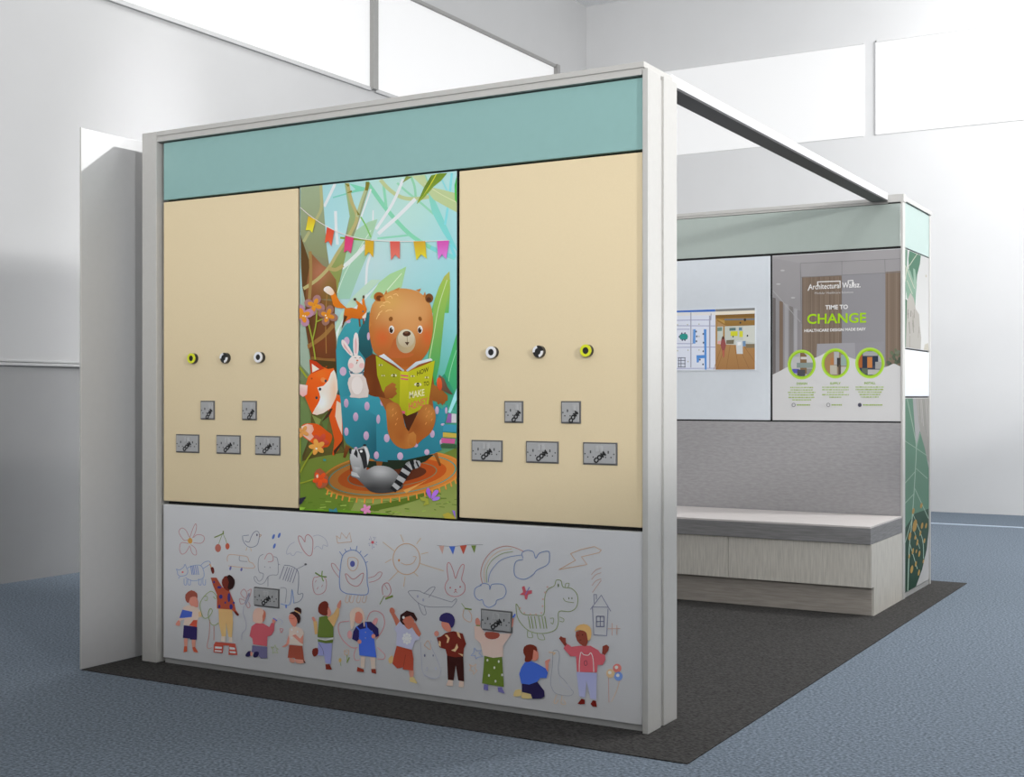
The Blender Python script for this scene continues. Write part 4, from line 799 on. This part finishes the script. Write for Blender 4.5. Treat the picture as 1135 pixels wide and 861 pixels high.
MB().box(-2.47, -1.524, B, B + .018, 1.057, 2.081, .003).build('laminate_panel', M['screen_panel'], back, kb)
post = MB().box(-.716, .0705, B + .001, B + .018, 1.057, 2.081, .002).build('poster_panel', M['white_panel'], back, kb)
tag(post, 'printed poster panel reading TIME TO CHANGE')
MB().box(-2.47, .0705, B, B + .018, .01, 1.048, .002).build('woven_panel', M['fabric'], back, kb)
MB().box(XR - .02, XR, 3.578, 4.233, 2.0945, 2.361, .003).build('end_header_panel', M['mint'], back, kb)
lf1 = MB().box(XR - .02, XR - .001, 3.578, 4.233, 1.496, 2.087, .002).build('leaf_panel', M['white_panel'], back, kb)
MB().box(XR - .02, XR, 3.578, 4.233, 1.206, 1.486, .003).build('end_white_panel', M['screen_panel'], back, kb)
lf2 = MB().box(XR - .02, XR - .001, 3.578, 4.233, .034, 1.196, .002).build('leaf_panel', M['white_panel'], back, kb)
MB().box(XR - .02, XR - .003, 3.578, 4.233, .004, .03).build('kick_plate', M['alu'], back, kb)

# ---- poster
A = Art('Y', B + .0009, (-.714, .069, 1.060, 2.078), lambda z: .88)
p1, p2, p3 = region(850, 280, 1010, 689), region(880, 300, 970, 1033), region(865, 380, 990, 1135)
r1, r2, r3 = reg1(850, 280, 1010, 689), reg1(880, 300, 970, 1033), reg1(865, 380, 990, 1135)
A.poly(p1('0,0 700,-30 700,640 0,640'), '8f8c8d'); A.poly(p1('20,18 160,50 160,340 20,180'), '959293'); A.poly(p1('0,10 700,-25 700,30 160,50 10,22'), '9a9798')
A.poly(p1('160,50 650,28 650,90 165,115'), '969394'); A.poly(p1('358,105 565,95 565,600 358,600'), '8b898c')
def wood(x0, y0, x1, y1, base):
    A.poly([r1(x0, y0), r1(x1, y0 - 6), r1(x1, y1), r1(x0, y1)], base); rr = random.Random(x0)
    n = int((x1 - x0) / 6)
    for i in range(n):
        x = x0 + (i + .5) * (x1 - x0) / n; A.line([r1(x, y0), r1(x, y1)], rr.uniform(.4, 1.1), rr.choice(['766658', '857566', '6f6054', '7f6f60']), 0)
wood(168, 115, 357, 520, '7c6c5e'); wood(566, 92, 652, 540, '7c6c5e')
for p in ('160,50 165,340', '358,38 358,600', '563,30 565,100', '160,50 650,28', '160,118 650,92'): A.line(p1(p), .5, '7c7a7c', 0)
for x, c in ((25, '6e6866'), (60, '7c6a5c'), (85, 'a09ea0'), (108, '7f7a78'), (130, 'a3a1a3'), (145, '8a8688')): A.poly([r1(x, 200 + x * .5), r1(x + 17, 205 + x * .5), r1(x + 17, 580), r1(x, 580)], c)
A.line(p1('20,170 160,330'), .6, 'aaa8a9', 0)
for x, y in ((75, 85), (55, 150), (125, 215)): A.ell(*r1(x, y), 2.4, .9, 'b4b2b3')
A.poly(p1('240,435 420,430 430,520 235,520'), '98969a'); A.poly(p1('420,430 560,425 560,540 425,540'), '8d8b8f')
rr = random.Random(5)
for i in range(26): A.ell(*r1(rr.uniform(572, 645), rr.uniform(462, 545)), rr.uniform(1.2, 2.6), rr.uniform(1, 2.2), rr.choice(['56604e', '667058', '4a5446', '727866']), rr.uniform(0, 90))
wave = smooth_pts(p1('-10,595 20,585 60,566 100,545 160,525 240,498 300,470 350,480 410,505 470,520 530,545 570,545 605,530 630,540 660,552'), False, 4)
A.poly(wave + p1('670,830 -10,830'), 'c9c8c7')
# logo, headings
W = 'e4e2e0'
A.text('Architectural', r2(185, 240), r2(590, 220), 6.0, W, .012); A.text('Wallsz.', r2(615, 220), r2(848, 210), 6.0, W, .012)
A.line(p2('180,255 205,190'), 1.0, W, 0); A.line(p2('302,195 302,142 588,132 588,215'), 1.0, W, 0); A.line(p2('690,165 690,128 750,122 750,200'), .9, W, 0)
A.text('Modular Healthcare Solutions', r2(265, 298), r2(755, 284), 2.3, 'c6c4c3', .0)
A.text('TIME TO', r2(400, 492), r2(688, 484), 4.6, 'dcdad8', .03); A.text('CHANGE', r2(168, 674), r2(920, 656), 10.6, '9cc818', .02)
A.text('HEALTHCARE DESIGN MADE EASY', r2(132, 780), r2(915, 758), 3.0, 'dcdad8', .03)
# three round photos
for cx, cy, rx, ry in ((215, 218, 142, 150), (555, 206, 142, 152), (902, 202, 148, 156)):
    A.ell(*r3(cx, cy), rx * .1101, ry * .1101, 'a9cc4a', 0, n=40); A.ell(*r3(cx + 2, cy), rx * .098, ry * .098, '93c01c', 0, n=40)
def disc(cx, cy, rx, ry, base, items):
    N = 40; el = [(cx + rx * math.cos(i / N * 6.28318), cy + ry * math.sin(i / N * 6.28318)) for i in range(N)]
    A.poly([r3(*q) for q in el], base)
    for x0, y0, x1, y1, c in items:
        pts = []
        for i in range(9):
            y = y0 + (y1 - y0) * i / 8
            h = rx * math.sqrt(max(0, 1 - ((y - cy) / ry) ** 2)); pts.append((max(x0, cx - h), min(x1, cx + h), y))
        pts = [q for q in pts if q[1] > q[0]]
        if len(pts) > 1: A.poly([r3(q[0], q[2]) for q in pts] + [r3(q[1], q[2]) for q in pts[::-1]], c)
disc(217, 218, 112, 120, 'a4a3a0', [(105, 140, 200, 260, 'b4b3b2'), (200, 100, 265, 340, '7c6246'), (165, 200, 330, 250, '83908a'), (205, 140, 265, 165, 'c6c4c0'), (120, 262, 190, 305, '5a56a4'), (170, 270, 250, 335, '4c4a50'), (265, 120, 330, 195, 'bcbab8'), (265, 260, 330, 330, '8a8884')])
disc(556, 207, 113, 122, '8c7a66', [(440, 90, 540, 330, '9c7c58'), (500, 225, 570, 330, 'b0aa9c'), (540, 90, 590, 220, 'a8a8a8'), (570, 150, 605, 240, '3c3836'), (585, 220, 610, 320, '54483e'), (610, 120, 665, 230, '8ca09a'), (610, 240, 665, 320, 'b4b2ac'), (505, 150, 540, 220, 'a8744a')])
disc(902, 204, 118, 124, '3c4250', [(830, 85, 980, 130, '9c9c9a'), (780, 120, 825, 250, 'a05c30'), (825, 140, 880, 250, '2c3240'), (875, 142, 925, 250, 'bc7840'), (930, 130, 990, 230, '2c3444'), (955, 190, 1020, 262, '9a9894'), (880, 268, 1010, 320, 'aeaca6'), (820, 255, 880, 310, '5c6456'), (985, 120, 1020, 190, 'a8a8a6')])
G = '8fae4a'; G2 = 'a6bb78'
for t, a, b, y in (('DESIGN', 165, 270, 420), ('SUPPLY', 500, 608, 418), ('INSTALL', 845, 958, 415)): A.text(t, r3(a, y), r3(b, y - 1), 2.4, G, .03)
for rows in ((215, 448, (115, 115, 138, 130, 132, 95)), (555, 446, (134, 134, 82, 134, 60)), (902, 444, (145, 145, 118, 104, 88))):
    cx, y, ws = rows
    for i, w in enumerate(ws):
        yy = y + i * 25; rr = random.Random(int(cx + i)); x = cx - w
        while x < cx + w - 6:
            l = min(rr.uniform(12, 34), cx + w - x); A.line([r3(x, yy), r3(x + l, yy)], 1.25, rr.choice([G2, '9db560', 'b0c08c']), 0); x += l + 5
for cx, l, c in ((135, 300, '7c7c80'), (484, 622, '8a8a8c'), (800, 1028, '5a5a66')):
    A.ell(*r3(cx, 624), 2.1, 2.3, c); A.ell(*r3(cx, 624), 1.4, 1.6, 'c4c3c3' if c != '5a5a66' else '4a4a58'); x = cx + 32; rr = random.Random(cx)
    while x < l - 8: w = min(rr.uniform(10, 26), l - x); A.line([r3(x, 624), r3(x + w, 624)], 1.3, '96b04e', 0); x += w + 4
A.build('printed_poster', M['print'], post, kb)

# ---- leaf pictures on the partition end
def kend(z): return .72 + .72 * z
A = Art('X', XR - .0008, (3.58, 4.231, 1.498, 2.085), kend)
l1, l2 = region(1000, 270, 1032, 212), region(1000, 430, 1032, 115); w1, w2 = reg1(1000, 270, 1032, 212), reg1(1000, 430, 1032, 115)
A.poly(l1('0,0 212,0 212,861 0,861'), 'f4f4f2')
A.poly(l1('20,30 40,40 35,140 30,330 25,420 15,420'), '74a488'); A.poly(l1('55,30 140,60 130,150 110,230 100,380 95,480 80,460 75,330 50,200 45,110'), '4f8c6c', '3f8060')
A.poly(l1('30,170 60,200 90,290 100,380 95,490 60,440 35,400 25,300'), '9cc4ac', '86b498'); A.poly(l1('80,180 95,190 108,300 100,380 85,280'), 'a8ccb4')
A.poly(l1('18,400 40,420 36,560 40,800 18,800'), '3c7c58')
A.poly(l1('35,420 60,360 85,400 100,480 125,520 130,600 140,690 135,800 25,800 30,600'), 'cfcac0', 'c6c2ba')
rr = random.Random(11)
for i in range(14):
    x = rr.uniform(38, 125); y = rr.uniform(430, 700); A.line([w1(x, y), w1(x + rr.uniform(-8, 8), y + rr.uniform(40, 110))], rr.uniform(.4, .9), rr.choice(['a8a298', '9a968e', 'b6b0a6', '8c8880']), 0)
for p in ('110,75 60,150 35,190 20,280', '30,180 25,260', '35,270 75,370', '20,160 40,200 90,330'): A.line(l1(p), .8, 'dfe4cc')
A.poly(l1('155,800 165,740 190,730 196,800'), 'dcd6c6'); A.ell(*w1(175, 238), .8, 1.6, 'e0d6c0')
A.build('printed_leaves', M['print'], lf1, kb)
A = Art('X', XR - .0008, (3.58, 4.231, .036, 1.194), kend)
A.poly(l2('0,40 115,40 115,861 0,861'), 'a9a9a8'); A.poly(l2('8,40 42,40 55,230 50,330 40,560 8,700'), '5c8870', '56806a')
A.poly(l2('55,40 108,40 108,300 85,260 65,130'), 'a6a39c', '9c9a94')
rr = random.Random(4)
for i in range(9): x = 62 + i * 5; A.line([w2(x, 45), w2(x + 4 + i * 1.2, 110 + i * 14)], .5, rr.choice(['b6b4ae', '8f8d87', 'c0beb8']), 0)
A.poly(l2('55,235 70,170 90,240 106,320 106,520 60,540 30,580 8,640 8,250'), '5f8c74', '537a64')
A.poly(l2('10,560 50,500 106,480 106,560 98,640 80,720 55,790 12,830'), '1f4632', '163828')
for p, w in (('20,45 48,180 56,240 52,330 46,430 38,540 28,640 22,820', .9), ('56,240 10,210', .7), ('56,240 100,270', .7), ('54,330 10,380', .7), ('55,320 100,360', .7), ('48,420 10,460', .7), ('50,400 105,520', .7), ('40,520 10,620', .7), ('42,500 80,600 85,680', .6), ('30,620 60,720', .6), ('45,560 70,640', .5), ('70,180 56,240', .6)): A.line(l2(p), w, '9fb6a4')
for x, y, rx, ry in ((50, 548, 9, 28), (44, 490, 5, 14), (76, 468, 5, 12), (30, 590, 6, 18), (79, 548, 5, 14), (95, 548, 4, 12), (88, 608, 4, 11), (72, 578, 4, 12), (52, 595, 4, 10), (60, 615, 4, 14), (68, 660, 4, 14), (42, 650, 4, 14), (54, 700, 4, 12), (38, 722, 6, 18), (66, 735, 4, 14), (28, 670, 3, 10), (84, 690, 3, 9), (56, 650, 3, 9)): A.ell(*w2(x, y), rx * .25, ry * .25, 'a8843e', 10)
A.build('printed_leaves', M['print'], lf2, kb)

# ---- display screen let into the white laminate panel
scb = (-1.17, B, 1.374)
scr = empty('display_screen', scb, 'flat display showing a floor plan and a wooden lobby view, set in the white panel', 'screen')
MB().box(-1.519, -.823, B - .004, B + .002, 1.3695, 1.766, .001).build('bezel', M['screen_panel'], scr, scb)
A = Art('Y', B - .0045, (-1.513, -.828, 1.375, 1.760), lambda z: 1.25)
t1 = region(740, 330, 860, 1033); u1 = reg1(740, 330, 860, 1033)
A.poly(t1('-400,60 860,60 860,720 -400,720'), 'd0d4e0'); A.poly(t1('-400,120 455,105 455,132 -400,150'), '3a68b8'); A.poly(t1('-400,150 455,132 455,165 -400,178'), 'd4d2d0')
for p in ('-200,220 415,210', '-200,302 210,300', '-200,435 240,438', '-200,475 455,470', '-200,265 455,268', '-200,675 455,672'): A.line(t1(p), .7, '8a8cb0', 0)
for p, w in (('222,140 222,665', 1.2), ('402,170 402,670', 1.6), ('415,150 412,215', 1), ('240,300 240,440', .6), ('-60,300 -60,440', .8), ('-60,470 -60,670', .8)): A.line(t1(p), w, '9a9cac', 0)
A.poly(t1('345,300 370,300 372,685 355,685'), '4f86c8'); A.poly(t1('245,300 268,300 265,437 242,437'), '5f90cc'); A.poly(t1('275,548 355,545 355,575 302,578 298,615 278,618'), '4f86c8'); A.poly(t1('-240,320 -210,320 -210,600 -240,600'), '5f90cc')
A.poly(t1('118,350 185,345 188,395 122,398'), '2c8c84', sm=2); A.poly(t1('-160,350 -95,345 -92,395 -158,398'), '2c8c84', sm=2)
for x, y in ((135, 340), (165, 338), (112, 372), (140, 402), (165, 402), (272, 322), (278, 368), (275, 415), (340, 345), (342, 428), (340, 510), (338, 635), (308, 590)): A.ell(*u1(x, y), .9, 1.1, '54586a')
for x, y in ((95, 258), (190, 256), (300, 252), (300, 368), (300, 498), (195, 500), (195, 608), (95, 505)): A.ell(*u1(x, y), .6, .8, 'a8a890')
for y in (572, 598, 628, 660): A.line(t1('98,%d 172,%d' % (y, y)), .8, '5c6070', 0)
for x in (105, 128, 165): A.line(t1('%d,570 %d,665' % (x, x)), .8, '5c6070', 0)
# lobby view
A.poly(t1('457,105 835,92 835,685 457,685'), 'a88458'); A.poly(t1('457,105 835,92 835,118 457,132'), '7c7c7a'); A.poly(t1('457,132 835,118 835,150 457,165'), 'dcd4c4')
A.poly(t1('457,165 835,150 835,262 700,275 560,268 457,215'), '98743a', '8a6834'); A.poly(t1('457,165 835,150 835,185 457,195'), '7a5a2c'); A.poly(t1('540,200 835,195 835,212 545,216'), '6a7076'); A.poly(t1('470,200 545,215 545,250'), 'b08c4c')
A.poly(t1('470,275 835,262 835,470 470,440'), 'b8bcb4'); A.poly(t1('475,285 520,280 520,315 475,318'), '6c8478'); A.poly(t1('590,288 650,285 650,312 590,315'), '5a7470'); A.poly(t1('680,283 710,283 710,312 680,312'), '5c7c90')
A.poly(t1('600,320 668,318 668,365 600,365'), 'c4c434'); A.poly(t1('685,318 718,318 718,375 685,375'), 'c8c83c'); A.poly(t1('530,265 545,265 545,430 528,430'), 'a07c44'); A.poly(t1('460,200 475,210 472,600 458,620'), 'a07c48')
A.poly(t1('720,275 833,262 833,430 720,410'), 'c4c6be'); A.poly(t1('745,440 833,440 833,478 745,478'), '7a6c54'); A.poly(t1('560,405 635,400 630,440 560,440'), '6c6450'); A.poly(t1('457,440 560,445 660,450 745,478 835,482 835,685 457,685'), 'a67e50', '9a7044')
for a, b in ((470, 440), (520, 470), (580, 560), (640, 680), (690, 780), (760, 880)): A.line([u1(520 + (a - 470) * .7, 450), u1(b, 684)], .5, '86603a', 0)
A.poly(t1('650,410 715,405 718,535 660,535'), 'c2c6c8'); A.poly(t1('665,425 700,420 700,450 668,455'), 'dcdcdc'); A.poly(t1('715,415 745,410 745,460 718,465'), '6c88a8')
A.poly(t1('515,385 530,368 545,385 558,450 545,500 542,560 530,575 520,500 505,450'), '8c4a48', sm=1); A.ell(*u1(530, 382), 1.3, 1.9, '54382c'); A.poly(t1('525,500 540,500 540,560 528,570'), 'b0604c')
A.poly(t1('478,415 505,408 505,435 480,440'), 'd49a94')
for x, y, r in ((738, 210, 12), (695, 238, 8), (625, 370, 7), (762, 362, 8)): A.ell(*u1(x, y), r * .116, r * .14, '3c3a36')
A.build('display', M['screen'], scr, scb)

# ================================================================== BENCH
nb = (-1.2, 3.15, .004)
bench = empty('bench', nb, 'long grey topped bench with pale oak base against the back partition', 'bench')
MB().box(-2.47, XR - .002, 2.803, 3.512, .487, .4975, .002).build('seat_top', M['bench_top'], bench, nb)
MB().box(-2.47, XR, 2.801, 3.512, .400, .4868, .002).build('seat_edge', M['bench_edge'], bench, nb)
bx = [-2.47, -1.56, -.742, XR - .012]
for a, b in zip(bx, bx[1:]):
    MB().box(a + .0012, b - .0012, 2.817, 2.84, .162, .399, .001).build('front_panel', M['bench_base'], bench, nb)
MB().prism_yz([(2.8168, .399), (2.8168, .162), (2.868, .162), (2.868, .004), (3.512, .004), (3.512, .399)], XR - .0118, XR).build('end_panel', M['bench_base'], bench, nb)
MB().box(-2.47, XR - .012, 2.868, 2.885, .004, .170, .001).build('plinth', M['bench_kick'], bench, nb)
MB().box(-2.47, XR - .012, 2.842, 3.50, .165, .397).build('carcass', M['bench_kick'], bench, nb)
